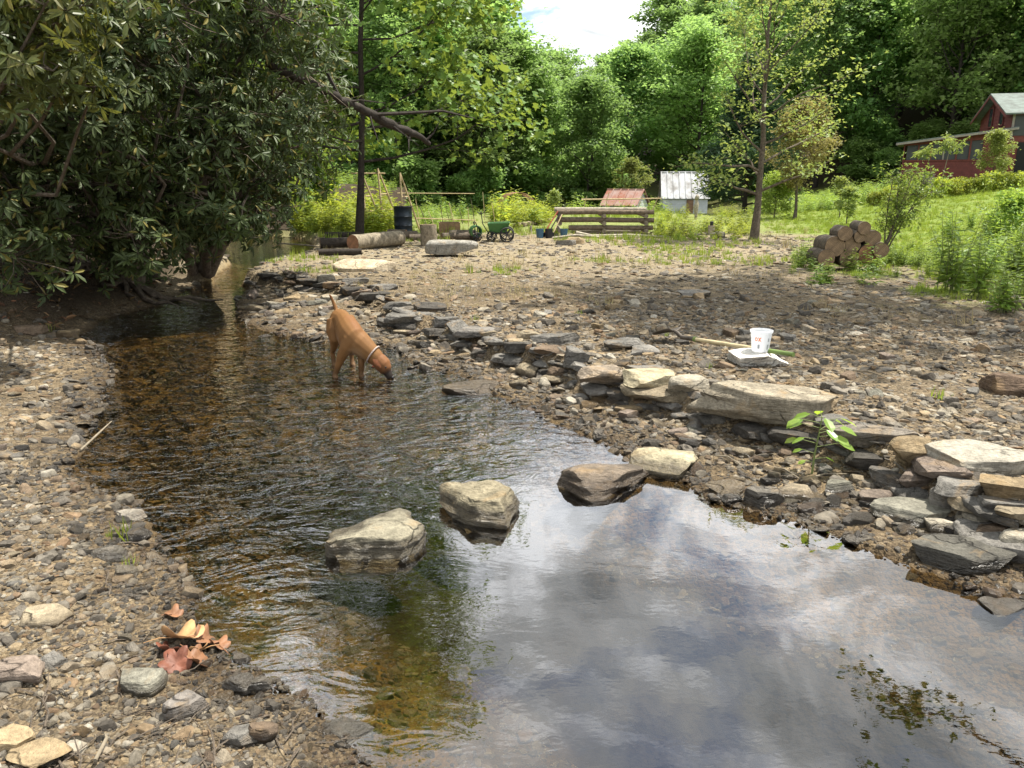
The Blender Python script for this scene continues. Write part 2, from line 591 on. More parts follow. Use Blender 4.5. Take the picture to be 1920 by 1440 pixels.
def terrain(x, y):
    """height and masks at world x, y (arrays)"""
    x = np.asarray(x, float); y = np.asarray(y, float)
    ds, _ = seg_dist(x, y, WPOLY, True)
    ins = inside(x, y, WPOLY)
    d = np.where(ins, -ds, ds)
    dw, side = seg_dist(x, y, WALL, False)
    dw = np.where(side > 0, dw, -dw)           # + on the bench side
    n1 = fbm2(x, y, 0.9, 3, 3)
    n2 = fbm2(x, y, 4.0, 3, 9)
    wob = n1 * 0.10 + n2 * 0.05
    right = (dw > -3.0) & (x > -6.0 + 0 * y) & ((side > 0) | (x > np.interp(y, [-4, 2, 4, 5, 6, 7, 8, 9, 11, 13, 15.5, 21, 26], [2.2, 0.9, -0.6, -1.5, -2.3, -3.0, -3.6, -4.1, -4.6, -4.9, -5.2, -6.5, -8.0])))
    # creek bed, shallow where it riffles
    riff = sstep(4.2, 5.6, y) * (1 - sstep(9, 12, y))
    deep = 0.33 - 0.25 * riff
    bed = -np.minimum(0.012 + 0.34 * np.abs(d), deep) + 0.018 * n1 * (0.4 + riff) + 0.012 * n2
    # left gravel bar and bank behind it
    le = np.maximum(d + wob, 0)
    left_h = 0.008 + np.minimum(0.11 * le, 0.26) + 0.012 * n2
    bank_y = sstep(7.6, 9.4, y + 0.10 * (x + 5)) + sstep(4.6, 7.2, -x - 0.0 * y) * sstep(6.8, 8.6, y)
    bank = np.clip(bank_y, 0, 1) * (0.35 * sstep(0.1, 0.8, le) + 1.5 * sstep(0.7, 4.5, le) + 0.10 * np.clip(le - 4, 0, 60))
    bank *= (1 - sstep(15, 19, y) * (x > -7.5))
    left_h = left_h + bank
    # right apron up to the wall, then the bench
    ap = 0.008 + np.minimum(0.075 * np.maximum(d + wob * 0.6, 0), 0.10) + 0.010 * n2
    bench = 0.235 + 0.018 * n1 + 0.010 * n2 - 0.05 * sstep(9, 20, y)
    lift = sstep(-0.10, 0.08, dw + 0.05 * n2)
    right_h = ap * (1 - lift) + bench * lift
    h = np.where(right, right_h, left_h)
    h = np.where(ins, np.where(riff > 0.05, bed, bed), h)
    far = sstep(17, 23, y)
    flat = 0.20 + 0.05 * n1
    hl = np.where(x > -7.5, flat, np.maximum(left_h * 0.5, flat))
    h = np.where(ins | (d < 0.15), h, h * (1 - far) + hl * far)
    # lawn slope on the right
    lx = x - lawn_x(y)
    lawn = np.clip(lx, 0, None)
    lw = sstep(6, 12, y)
    h = h + lw * 0.13 * np.clip(np.sqrt(lawn * lawn + 1.0) - 1.0, 0, 30) * (1 - 0.35 * sstep(45, 60, y))
    # hollow with the sheds
    h = h - 1.25 * sstep(36, 54, y) * (1 - sstep(14, 22, x))
    s = hill_s(x, y)
    hill = np.where(s > 0, 0.52 * (np.sqrt(s * s + 9) - 3), 0)
    h = h + 34 * (1 - np.exp(-hill / 34))
    h = h + 7.0 * sstep(78, 125, y) * (1 - sstep(0, 14, s))
    # rise on the far left, behind the creek
    sl = np.clip(-x - 16 - 0.12 * y, 0, None)
    h = h + 7 * (1 - np.exp(-0.30 * sl / 7))
    h = h + 0.12 * sstep(22, 40, y) * fbm2(x, y, 0.25, 2, 31)
    grass = sstep(-0.9, 0.5, lx + 1.1 * n1 + 0.3 * n2) * sstep(8.5, 12, y + n1)
    grass = np.maximum(grass, sstep(21, 25, y + 2 * n1) * 0.75)
    soil = np.where(right, 0, np.clip(bank_y, 0, 1) * sstep(0.05, 0.5, le))
    soil = np.maximum(soil, sstep(-2, 4, s))
    soil = np.maximum(soil, sstep(0.5, 4, sl))
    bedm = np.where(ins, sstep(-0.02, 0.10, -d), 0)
    return h, grass, soil, bedm, d, dw


def GZ(x, y):
    return float(terrain(np.array([x]), np.array([y]))[0][0])


nx, ny = 460, 470
u = np.linspace(-1, 1, nx)
bx = 4.6
gx = 0.4 + 130 * np.sinh(bx * u) / math.sinh(bx)
v = np.linspace(-0.46, 1, ny)
by = 4.9
gy = 4.6 + 235 * np.sinh(by * v) / math.sinh(by)
GX, GY = np.meshgrid(gx, gy)
h, m_gr, m_so, m_be, _, _ = terrain(GX, GY)
V = np.stack([GX.ravel(), GY.ravel(), h.ravel()], 1)
ii = np.arange(nx * ny).reshape(ny, nx)
Q = np.stack([ii[:-1, :-1].ravel(), ii[:-1, 1:].ravel(), ii[1:, 1:].ravel(), ii[1:, :-1].ravel()], 1)


def ground_mat():
    m, t, b = newmat('ground')
    geo = N(t, 'ShaderNodeNewGeometry')
    pos = geo.outputs['Position']
    A = lambda nm: N(t, 'ShaderNodeAttribute', attribute_name=nm).outputs['Fac']
    n1 = noise(t, pos, 0.8, 5.0, 0.6)
    n2 = noise(t, pos, 14.0, 6.0, 0.7)
    vo = N(t, 'ShaderNodeTexVoronoi', i_Scale=34.0)
    L(t, pos, vo.inputs['Vector'])
    vo2 = N(t, 'ShaderNodeTexVoronoi', i_Scale=95.0)
    L(t, pos, vo2.inputs['Vector'])
    sepc = N(t, 'ShaderNodeSeparateColor'); L(t, vo.outputs['Color'], sepc.inputs[0])
    sepc2 = N(t, 'ShaderNodeSeparateColor'); L(t, vo2.outputs['Color'], sepc2.inputs[0])
    peb = ramp(t, [(0.0, (0.05, 0.042, 0.033)), (0.35, (0.105, 0.083, 0.058)), (0.65, (0.165, 0.13, 0.085)), (0.85, (0.215, 0.172, 0.11)), (1.0, (0.31, 0.265, 0.20))])
    L(t, sepc.outputs[0], peb.inputs[0])
    peb2 = ramp(t, [(0.0, (0.06, 0.048, 0.035)), (0.5, (0.135, 0.105, 0.068)), (1.0, (0.25, 0.205, 0.14))])
    L(t, sepc2.outputs[1], peb2.inputs[0])
    gra = mixc(t, 0.55, peb.outputs[0], peb2.outputs[0])
    r2 = ramp(t, [(0.3, g3(0.65)), (0.7, g3(1.3))]); L(t, n2, r2.inputs[0])
    gra = mixc(t, 1.0, gra, r2.outputs[0], 'MULTIPLY')
    r1 = ramp(t, [(0.35, (0.88, 0.86, 0.82)), (0.65, (1.12, 1.05, 0.92))]); L(t, n1, r1.inputs[0])
    gra = mixc(t, 1.0, gra, r1.outputs[0], 'MULTIPLY')
    # farther up the bench: pale dry soil
    sx = N(t, 'ShaderNodeSeparateXYZ'); L(t, pos, sx.inputs[0])
    dry = N(t, 'ShaderNodeMapRange', i_1=10.0, i_2=15.0); L(t, sx.outputs['Y'], dry.inputs[0])
    dryc = mixc(t, n2, (0.20, 0.16, 0.10), (0.38, 0.32, 0.215))
    gra = mixc(t, mth(t, 'MULTIPLY', dry.outputs[0], 0.8), gra, dryc)
    # short grass and thatch
    ng = noise(t, pos, 2.2, 6.0, 0.65)
    gcol = ramp(t, [(0.25, (0.085, 0.135, 0.022)), (0.5, (0.15, 0.21, 0.032)), (0.72, (0.24, 0.255, 0.07)), (0.85, (0.38, 0.33, 0.17))])
    L(t, ng, gcol.inputs[0])
    gr2 = mixc(t, 1.0, gcol.outputs[0], r2.outputs[0], 'MULTIPLY')
    c = mixc(t, A('grass'), gra, gr2)
    # leaf litter and root soil
    lit = mixc(t, n2, (0.022, 0.017, 0.012), (0.07, 0.05, 0.031))
    c = mixc(t, A('soil'), c, lit)
    # silt and algae under water
    nb = noise(t, pos, 2.6, 5.0, 0.65, 0.6)
    bed = ramp(t, [(0.3, (0.10, 0.075, 0.036)), (0.48, (0.20, 0.14, 0.06)), (0.62, (0.32, 0.23, 0.095)), (0.78, (0.38, 0.30, 0.16))])
    L(t, nb, bed.inputs[0])
    bedc = mixc(t, 1.0, bed.outputs[0], r2.outputs[0], 'MULTIPLY')
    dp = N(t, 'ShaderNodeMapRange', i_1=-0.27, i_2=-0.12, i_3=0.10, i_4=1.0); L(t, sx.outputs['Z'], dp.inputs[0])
    bedc = mixc(t, 1.0, bedc, dp.outputs[0], 'MULTIPLY')       # bed colour darkened with depth, standing in for light the water absorbs
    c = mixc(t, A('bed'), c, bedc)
    # damp strip at the shore
    wz = N(t, 'ShaderNodeMapRange', i_1=0.012, i_2=0.05, i_3=1.0, i_4=0.0)
    L(t, mth(t, 'MULTIPLY_ADD', n2, 0.02, sx.outputs['Z']), wz.inputs[0])
    c = mixc(t, wz.outputs[0], c, mixc(t, 1.0, c, (0.42, 0.38, 0.34), 'MULTIPLY'))
    L(t, c, b.inputs['Base Color'])
    b.inputs['Roughness'].default_value = 0.9
    b.inputs['Specular IOR Level'].default_value = 0.2
    hh = mth(t, 'ADD', mth(t, 'MULTIPLY', vo.outputs['Distance'], -0.9), mth(t, 'MULTIPLY', n2, 0.5))
    hh = mth(t, 'ADD', hh, mth(t, 'MULTIPLY', vo2.outputs['Distance'], -0.4))
    bump(t, b, hh, 0.9, 0.03)
    return m


M['ground'] = ground_mat()
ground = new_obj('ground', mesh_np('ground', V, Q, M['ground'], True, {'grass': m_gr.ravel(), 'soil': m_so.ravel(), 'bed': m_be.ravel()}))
tag(ground, 'gravelly creek banks, bench and rising lawn', None, None, 'structure')


# ------------------------------------------------------------------ water
def water_mat():
    m, t, b = newmat('water')
    t.nodes.remove(b)
    geo = N(t, 'ShaderNodeNewGeometry')
    pos = geo.outputs['Position']
    sx = N(t, 'ShaderNodeSeparateXYZ'); L(t, pos, sx.inputs[0])
    # current runs down the riffle; the pool below the stepping stones lies calm
    # k = 0 in the calm pool, 1 in the riffle; boundary runs from the lower left to the upper right
    k = mth(t, 'SUBTRACT', sx.outputs['Y'], mth(t, 'MULTIPLY', sx.outputs['X'], 0.9))
    wn = noise(t, pos, 0.9, 3.0, 0.5)
    k = mth(t, 'ADD', k, mth(t, 'MULTIPLY_ADD', wn, 1.5, -0.75))
    rf = N(t, 'ShaderNodeMapRange', interpolation_type='SMOOTHSTEP', i_1=3.5, i_2=5.6); L(t, k, rf.inputs[0])
    slack = N(t, 'ShaderNodeMapRange', interpolation_type='SMOOTHSTEP', i_1=9.5, i_2=12.5, i_3=1.0, i_4=0.12); L(t, sx.outputs['Y'], slack.inputs[0])
    rf = mth(t, 'MULTIPLY', rf.outputs[0], slack.outputs[0])
    lf = N(t, 'ShaderNodeMapRange', interpolation_type='SMOOTHSTEP', i_1=0.3, i_2=-0.9); L(t, sx.outputs['X'], lf.inputs[0])
    mp = N(t, 'ShaderNodeMapping'); mp.inputs['Rotation'].default_value = (0, 0, R(-28)); mp.inputs['Scale'].default_value = (0.6, 1.0, 1.0)
    L(t, pos, mp.inputs[0])
    w1 = noise(t, mp.outputs[0], 5.0, 3.0, 0.5, 1.2)
    w2 = noise(t, mp.outputs[0], 13.0, 3.0, 0.5, 0.9)
    w3 = noise(t, pos, 2.1, 2.0, 0.5, 0.3)
    w4 = noise(t, mp.outputs[0], 30.0, 2.0, 0.5, 0.3)
    riff = mth(t, 'ADD', mth(t, 'MULTIPLY', w1, 1.0), mth(t, 'MULTIPLY', w2, 0.42))
    amp = mth(t, 'MULTIPLY', rf, 0.052)
    amp = mth(t, 'ADD', amp, mth(t, 'MULTIPLY', lf.outputs[0], 0.0040))
    hh = mth(t, 'MULTIPLY', riff, amp)
    hh = mth(t, 'ADD', hh, mth(t, 'MULTIPLY', w3, 0.0022))
    hh = mth(t, 'ADD', hh, mth(t, 'MULTIPLY', w4, 0.00016))
    bp = N(t, 'ShaderNodeBump', i_Strength=1.0, i_Distance=1.0)
    L(t, hh, bp.inputs['Height'])
    fr = N(t, 'ShaderNodeFresnel', i_IOR=2.35)
    L(t, bp.outputs[0], fr.inputs['Normal'])
    gl = N(t, 'ShaderNodeBsdfGlossy', i_Roughness=0.015)
    gl.inputs['Color'].default_value = (0.97, 0.98, 1.0, 1)
    L(t, bp.outputs[0], gl.inputs['Normal'])
    tr = N(t, 'ShaderNodeBsdfTransparent')
    tr.inputs['Color'].default_value = (0.92, 0.84, 0.64, 1)
    mx = N(t, 'ShaderNodeMixShader')
    L(t, fr.outputs[0], mx.inputs[0]); L(t, tr.outputs[0], mx.inputs[1]); L(t, gl.outputs[0], mx.inputs[2])
    L(t, mx.outputs[0], t.nodes['Material Output'].inputs['Surface'])
    return m


M['water'] = water_mat()
wx = np.linspace(-15, 5, 41); wy = np.linspace(-5, 27, 65)
WX, WY = np.meshgrid(wx, wy)
ii = np.arange(41 * 65).reshape(65, 41)
Q = np.stack([ii[:-1, :-1].ravel(), ii[:-1, 1:].ravel(), ii[1:, 1:].ravel(), ii[1:, :-1].ravel()], 1)
keep = terrain(WX, WY)[4].ravel() < 1.3
Q = Q[keep[Q].any(1)]
water = new_obj('creek_water', mesh_np('creek_water', np.stack([WX.ravel(), WY.ravel(), np.zeros(WX.size)], 1), Q, M['water'], True))
tag(water, 'clear shallow creek water, riffled upstream and calm in the pool', None, None, 'structure')

# ------------------------------------------------------------------ stones
_ICO = {}


def ico(sub):
    if sub not in _ICO:
        bm = bmesh.new()
        bmesh.ops.create_icosphere(bm, subdivisions=sub, radius=1.0)
        bm.verts.ensure_lookup_table()
        _ICO[sub] = (np.array([v.co[:] for v in bm.verts]), np.array([[v.index for v in f.verts] for f in bm.faces]))
        bm.free()
    return _ICO[sub]


def rock_verts(seed, dims, sub, cuts=9, rough=0.05, slab=0.6, strata=0.03, boxy=0.78):
    rng = np.random.default_rng(seed)
    v, f = ico(sub)
    v = v.copy()
    v = np.sign(v) * np.abs(v) ** boxy
    for k in range(cuts):
        n = rng.normal(size=3); n[2] *= 0.45; n /= np.linalg.norm(n)
        d = rng.uniform(0.55, 0.86)
        e = v @ n - d
        v -= np.where(e > 0, e, 0)[:, None] * n[None] * 0.96
    for sgn in (1, -1):
        n = np.array([rng.normal() * 0.10, rng.normal() * 0.10, sgn]); n /= np.linalg.norm(n)
        e = v @ n - rng.uniform(slab * 0.85, slab * 1.1)
        v -= np.where(e > 0, e, 0)[:, None] * n[None] * 0.95
    v /= np.abs(v).max(0)[None]
    nn = v / (np.linalg.norm(v, axis=1)[:, None] + 1e-9)
    sc = np.array(dims) / max(dims)
    q = v * sc
    o = rng.uniform(0, 50, 3)
    v = v + nn * (fbm(q * 2.6 + o, 4, seed) * rough)[:, None]
    if strata:
        lay = vnoise(np.stack([q[:, 0] * 0.8, q[:, 1] * 0.8, q[:, 2] * 16.0], 1) + o, seed + 5)
        side = 1 - np.abs(nn[:, 2]) ** 2
        v[:, :2] += nn[:, :2] * (lay * strata * side)[:, None]
    return v * (np.array(dims) / 2), f


def rock_mesh(seed, dims, sub=4, **kw):
    v, f = rock_verts(seed, dims, sub, **kw)
    return mesh_np('rock', v, f, M['stone'], True, None, 38 if sub >= 4 else 28)


PALE = (0.31, 0.28, 0.22); TAN = (0.27, 0.225, 0.155); OCH = (0.28, 0.215, 0.13); GREY = (0.175, 0.165, 0.147); DARK = (0.085, 0.078, 0.068)
BRN = (0.165, 0.122, 0.085); PINK = (0.23, 0.185, 0.15); GRN = (0.18, 0.172, 0.138); WHT = (0.60, 0.58, 0.53)
_seed = [100]


def rock_at(px, py, w, hh, col, z=None, depth=None, rz=None, tilt=(0, 0), sub=4, name='rock', parent=None, sink=0.25, **kw):
    """a stone whose middle is seen at (px,py), w x hh photo pixels"""
    _seed[0] += 1
    sd = _seed[0]
    rng = random.Random(sd)
    # iterate for the ground level below
    zz = 0.1
    for _ in range(8):
        p = P(px, py, zz)
        g = GZ(p[0], p[1]) if z is None else z
        dist = math.sqrt(p[0] ** 2 + p[1] ** 2 + (CAMZ - zz) ** 2)
        W = w * 1.14 / F * dist
        el = math.atan2(CAMZ - zz, p[1])
        Hs = hh / F * dist
        D = depth * W if depth else W * rng.uniform(0.55, 0.8)
        T = max((Hs - D * math.sin(el) * 0.62) / math.cos(el), 0.22 * W if not kw.get('thin') else 0.1 * W)
        T = min(T, 0.9 * W)
        zz = 0.5 * zz + 0.5 * (g + T * (0.5 - sink))
    kw.pop('thin', None)
    me = rock_mesh(sd, (W, D, T), sub, **kw)
    p = P(px, py, zz)
    o = new_obj(name, me, parent, p, (tilt[0], tilt[1], rng.uniform(-0.3, 0.3) if rz is None else rz))
    v = rng.uniform(0.85, 1.12)
    o.color = (col[0] * v, col[1] * v, col[2] * v, 1)
    return o


# stepping stones
o = rock_at(690, 1018, 172, 116, (0.225, 0.205, 0.15), z=-0.05, sub=5, depth=0.85, rz=0.35, sink=0.26, slab=0.85, rough=0.11, boxy=0.7, name='stepping_stone')
tag(o, 'rounded mossy pale stepping stone with a pointed end standing in the creek', 'rock')
o = rock_at(908, 953, 154, 118, (0.235, 0.205, 0.14), z=-0.05, sub=5, depth=0.8, rz=-0.55, sink=0.26, slab=0.85, rough=0.09, boxy=0.75, cuts=14, strata=0.06, name='stepping_stone')
tag(o, 'angular tan stepping stone with a flat sunlit top in the creek', 'rock')
o = rock_at(1116, 906, 176, 98, (0.155, 0.125, 0.095), z=-0.05, sub=5, depth=0.8, rz=0.12, tilt=(-0.12, 0.06), sink=0.26, slab=0.85, boxy=0.6, strata=0.10, cuts=12, rough=0.08, name='stepping_stone')
tag(o, 'wide brown layered stepping stone with its back edge under water', 'rock')
o = rock_at(1255, 864, 128, 54, (0.31, 0.275, 0.185), sub=5, depth=0.8, rz=-0.35, sink=0.2, slab=0.7, name='shore_slab')
tag(o, 'flat pale slab sloping into the water at the pool edge', 'rock')

# dry-laid wall along the bench: one thing, each stone a part
wall = empty('dry_stone_wall', tuple(P(1300, 756, 0.1)), 0, 'low dry stacked wall of rough slabs edging the gravel bench along the creek', 'stone wall')
wl = Vector(wall.location)
WALLST = [(1432, 752, 240, 52, (0.27, 0.235, 0.175), dict(depth=0.42, rz=-0.26, sub=5, strata=0.06)), (1300, 722, 80, 44, PALE, {}), (1222, 709, 92, 42, (0.45, 0.39, 0.26), {}),
          (1215, 695, 75, 20, GREY, {}), (1135, 704, 90, 50, (0.26, 0.215, 0.165), dict(rz=-0.3, sub=5)), (1078, 672, 50, 52, GREY, dict(rz=-0.6)), (1040, 637, 80, 36, GREY, dict(sub=5)),
          (1036, 656, 64, 18, BRN, {}), (1030, 680, 56, 22, GREY, {}), (1050, 700, 55, 34, BRN, {}), (968, 650, 50, 26, DARK, {}), (990, 628, 58, 14, TAN, {}), (926, 640, 44, 22, GREY, {}),
          (890, 622, 72, 30, (0.2, 0.185, 0.165), dict(sub=5)), (850, 634, 50, 20, DARK, {}), (770, 596, 86, 20, GREY, dict(sub=5)), (836, 603, 48, 26, GREY, {}), (800, 577, 66, 15, DARK, {}),
          (746, 572, 52, 18, GREY, {}), (700, 556, 62, 22, DARK, {}), (716, 540, 52, 20, GREY, {}), (655, 545, 46, 20, DARK, {}), (668, 528, 44, 18, GREY, {}), (630, 535, 42, 18, BRN, {}),
          (612, 522, 30, 18, PALE, {}), (580, 528, 40, 16, DARK, {}), (560, 515, 40, 14, DARK, {}), (530, 522, 38, 14, GREY, {}), (505, 516, 36, 12, DARK, {}), (770, 612, 60, 18, DARK, {}),
          (735, 606, 46, 16, GREY, {}), (820, 622, 50, 16, DARK, {}), (870, 645, 48, 16, GREY, {}), (905, 660, 46, 16, DARK, {}), (940, 672, 50, 18, GREY, {}), (1180, 738, 80, 22, DARK, {}),
          (1255, 752, 70, 22, DARK, {}), (1335, 782, 78, 34, (0.2, 0.185, 0.16), dict(rz=-0.4)), (1420, 806, 110, 24, DARK, {}), (1510, 822, 110, 26, DARK, {}),
          (1622, 818, 150, 46, (0.17, 0.15, 0.125), dict(depth=0.4, rz=-0.35, sub=5, strata=0.06)), (1636, 862, 116, 26, DARK, dict(strata=0.06)), (1555, 790, 60, 20, GREY, {}),
          (1716, 848, 76, 66, OCH, dict(sub=5, slab=0.85)), (1722, 902, 84, 60, PINK, dict(sub=5)), (1660, 897, 52, 40, GREY, dict(sub=5)), (1840, 862, 172, 74, (0.33, 0.305, 0.25), dict(sub=5, depth=0.6, rz=-0.15)),
          (1892, 914, 92, 58, OCH, dict(sub=5, rz=-0.1)), (1800, 912, 80, 26, GREY, {}), (1832, 940, 78, 38, TAN, dict(sub=5)), (1772, 938, 44, 60, (0.2, 0.185, 0.16), dict(slab=0.9)),
          (1858, 968, 84, 26, PALE, dict(sub=5)), (1875, 945, 70, 22, GREY, {}), (1906, 962, 60, 26, TAN, {})]
for (px, py, w, hh, col, kw) in WALLST:
    kw = dict(kw)
    o = rock_at(px, py, w, hh * 0.88, tuple(x * 0.86 for x in col), name='stone', **kw)
    o.parent = wall
    o.location = Vector(o.location) - wl
# the many smaller stones packed between them, two courses
rngw = np.random.default_rng(55)
WSM = [rock_mesh(1500 + k, (1, rngw.uniform(0.5, 0.75), rngw.uniform(0.16, 0.28)), 3, cuts=10, rough=0.07, strata=0.05) for k in range(10)]
seglen = np.linalg.norm(np.diff(WALL[:16], axis=0), axis=1); cum = np.concatenate([[0], np.cumsum(seglen)])
for course in range(2):
    s_ = rngw.uniform(0, 0.2)
    while s_ < cum[-1]:
        W = rngw.uniform(0.18, 0.42) if not course else rngw.uniform(0.28, 0.58)
        i_ = min(np.searchsorted(cum, s_, 'right') - 1, 14)
        f_ = (s_ - cum[i_]) / seglen[i_]
        e = (WALL[i_ + 1] - WALL[i_]) / seglen[i_]
        nrm_ = np.array([-e[1], e[0]])
        q = WALL[i_] * (1 - f_) + WALL[i_ + 1] * f_ + nrm_ * (rngw.normal() * 0.05 + (0.07 if course else -0.04))
        o = new_obj('stone', WSM[rngw.integers(10)], wall, (q[0] - wl.x, q[1] - wl.y, 0.09 + 0.115 * course + rngw.normal() * 0.02 - wl.z),
                    (rngw.normal() * 0.14, rngw.normal() * 0.14, math.atan2(e[1], e[0]) + rngw.normal() * (0.15 if course else 0.35)))
        o.scale = (W, W * (0.75 if course else 1.0), W * rngw.uniform(0.55, 0.85) if course else W * rngw.uniform(0.7, 1.2))
        c = ([TAN, GREY, PALE, GREY, PINK, TAN, GREY] if course else [GREY, DARK, GREY, BRN, TAN, GREY, PINK])[rngw.integers(7)]
        o.color = tuple(np.array(c) * rngw.uniform(0.75, 1.15)) + (1,)
        s_ += W * rngw.uniform(0.6, 1.0)

NAMED = [
    (1712, 962, 112, 44, GRN, 'greenish grey flat rock at the foot of the rock heap', dict(sub=5)),
    (1762, 986, 44, 32, PALE, 'small pale yellow rock below the leaning upright stone', {}),
    (1792, 1032, 150, 62, (0.10, 0.095, 0.08), 'dark wet slab at the water edge below the rock heap', dict(sub=5, depth=0.7)),
    (1902, 1024, 68, 66, PALE, 'pale blocky rock at the shore above the dark wet slab', dict(sub=5)),
    (1848, 1004, 62, 52, BRN, 'smooth brown rock wedged behind the dark wet slab', dict(sub=5)),
    (1886, 1140, 80, 26, GREY, 'flat grey rock just breaking the surface of the pool', {}),
    (1892, 722, 82, 50, (0.12, 0.085, 0.06), 'dark brown boulder alone on the gravel bench', dict(sub=5, slab=0.8)),
    (1412, 670, 108, 40, WHT, 'white flat-topped rock carrying the plastic bucket', dict(sub=5, depth=0.7, sink=0.1)),
    (1172, 645, 84, 26, GREY, 'broad grey slab lying near the shovel blade', dict(sub=5)),
    (1212, 657, 54, 22, GREY, 'small grey slab resting against a broader slab by the shovel', {}),
    (1435, 936, 66, 46, (0.11, 0.10, 0.085), 'dark wet rock at the pool edge below the seedling', dict(sub=5)),
    (1492, 926, 60, 36, TAN, 'tan rock beside the dark wet rock at the pool edge', {}),
    (1572, 915, 50, 34, GRN, 'greenish rock in the apron rubble below the seedling', {}),
    (1365, 914, 70, 26, TAN, 'long tan cobble at the waterline', {}),
    (1372, 934, 34, 22, DARK, 'small dark cobble standing in the water edge', {}),
    (1645, 935, 60, 30, PINK, 'pinkish flat cobble in the rubble below the wall', {}),
    (38, 1257, 82, 50, PINK, 'pinkish slab lying on the near gravel bank', dict(sub=5)),
    (258, 1279, 74, 46, GRN, 'grey green angular rock on the gravel below the dead leaves', dict(sub=5)),
    (349, 1326, 62, 58, (0.15, 0.135, 0.12), 'dark rounded stone lying flat on the near gravel', dict(sub=5, slab=0.5)),
    (20, 1392, 56, 44, OCH, 'yellowish cobble on the near gravel bank beside a larger one', dict(sub=5)),
    (78, 1412, 84, 46, OCH, 'large yellowish cobble on the near gravel bank', dict(sub=5)),
    (452, 1382, 66, 42, GREY, 'flat grey stone touching a smaller one on the near gravel', dict(sub=5)),
    (494, 1376, 44, 44, BRN, 'brownish stone leaning on a flat grey one on the near gravel', {}),
    (446, 1284, 48, 40, GREY, 'rounded grey cobble beside the near waterline', {}),
    (490, 1285, 40, 34, GREY, 'dark grey cobble half in the near waterline', {}),
    (652, 1372, 84, 36, (0.13, 0.125, 0.11), 'long wet dark rock at the near waterline', dict(sub=5)),
    (246, 969, 54, 26, WHT, 'small white rock at the left waterline', {}),
    (232, 1075, 40, 26, PALE, 'small blocky pale rock on the left gravel bank', {}),
    (255, 1005, 44, 30, DARK, 'dark round cobble next to the grass tuft', {}),
    (210, 1038, 52, 28, GREY, 'grey sharp-edged stone below the grass tuft', {}),
    (100, 1240, 40, 24, GREY, 'upright grey shard in the near gravel', dict(tilt=(0.5, 0.2))),
    (90, 1155, 70, 34, TAN, 'tan flat stone sunk in the left gravel', {}),
    (60, 618, 52, 20, BRN, 'brown flat rock at the far end of the left gravel bar', {}),
    (130, 628, 34, 18, OCH, 'ochre cobble at the far end of the left gravel bar', {}),
    (354, 615, 32, 14, GREY, 'grey rock breaking the riffle under the rhododendron', {}),
    (886, 732, 100, 22, (0.2, 0.17, 0.13), 'smooth brown slab awash at the riffle edge', dict(sub=5)),
    (690, 500, 110, 20, (0.50, 0.42, 0.30), 'long pale slab lying flat on the upper bench', dict(depth=0.5)),
    (1300, 552, 56, 14, GREY, 'flat grey slab alone in the middle of the bench', {}),
]
for (px, py, w, hh, col, lab, kw) in NAMED:
    o = rock_at(px, py, w, hh, col, name='rock', **kw)
    tag(o, lab, 'rock')

# loose stones, each its own thing; the countless smaller ones follow as gravel
rng = np.random.default_rng(5)
ROCKV = [rock_mesh(900 + k, (1, rng.uniform(0.55, 0.9), rng.uniform(0.2, 0.42)), 3, cuts=10, rough=0.07) for k in range(14)]
ZONES = [
    ('angular stone lying loose on the left gravel bank', 'loose stones on the left bank', [(0, 700), (170, 760), (120, 900), (240, 1000), (330, 1090), (330, 1200), (470, 1300), (650, 1440), (0, 1440)], 55, (20, 42)),
    ('stone in the rubble apron between wall and pool', 'loose stones on the apron', [(930, 720), (1020, 715), (1150, 745), (1300, 790), (1480, 850), (1650, 905), (1740, 1010), (1600, 985), (1330, 920), (1180, 840), (1000, 755)], 80, (26, 56)),
    ('flat shale piece lying on the gravel bench', 'loose shale on the bench', [(900, 560), (1700, 560), (1880, 640), (1900, 830), (1720, 800), (1320, 690), (1130, 650), (960, 610)], 55, (20, 44)),
    ('stone in the rubble beside the riffle', 'loose stones beside the riffle', [(460, 540), (600, 550), (760, 610), (900, 690), (830, 690), (760, 640), (560, 615), (450, 600)], 40, (22, 44)),
]
NSTONES = 0
for lab, grp, poly, cnt, (w0, w1) in ZONES:
    poly = np.array(poly, float)
    k = 0
    while k < cnt:
        q = rng.uniform(poly.min(0), poly.max(0))
        if not inside(np.array([q[0]]), np.array([q[1]]), poly)[0]: continue
        p = P(q[0], q[1], 0.08)
        g = GZ(p[0], p[1])
        p = P(q[0], q[1], g)
        W = rng.uniform(w0, w1) / F * math.hypot(p[1], CAMZ) * rng.uniform(0.75, 1.0)
        o = new_obj('stone', ROCKV[rng.integers(len(ROCKV))], None, (p[0], p[1], GZ(p[0], p[1]) + W * 0.07), (rng.normal() * 0.16, rng.normal() * 0.16, rng.uniform(0, 6.28)))
        o.scale = (W, W, W * rng.uniform(0.8, 1.3))
        ci = rng.integers(10)
        c = [PALE, TAN, OCH, GREY, GREY, DARK, BRN, GRN, PINK, TAN][ci]
        cw = ['pale', 'tan', 'yellowish', 'grey', 'grey', 'dark', 'brown', 'greenish grey', 'pinkish', 'tan'][ci]
        v_ = rng.uniform(0.8, 1.15)
        o.color = (c[0] * v_, c[1] * v_, c[2] * v_, 1)
        tag(o, ('large ' if W / math.hypot(p[1], CAMZ) * F > 0.62 * (w0 + w1) * 0.88 else 'small ') + cw + ' ' + lab, 'stone', grp)
        k += 1
        NSTONES += 1


# ------------------------------------------------------------------ scattering (countless gravel, grass)
def proto_collection(name, meshes):
    c = bpy.data.collections.new(name)
    for k, me in enumerate(meshes):
        o = bpy.data.objects.new('%s_%02d' % (name, k), me)
        c.objects.link(o)
    return c


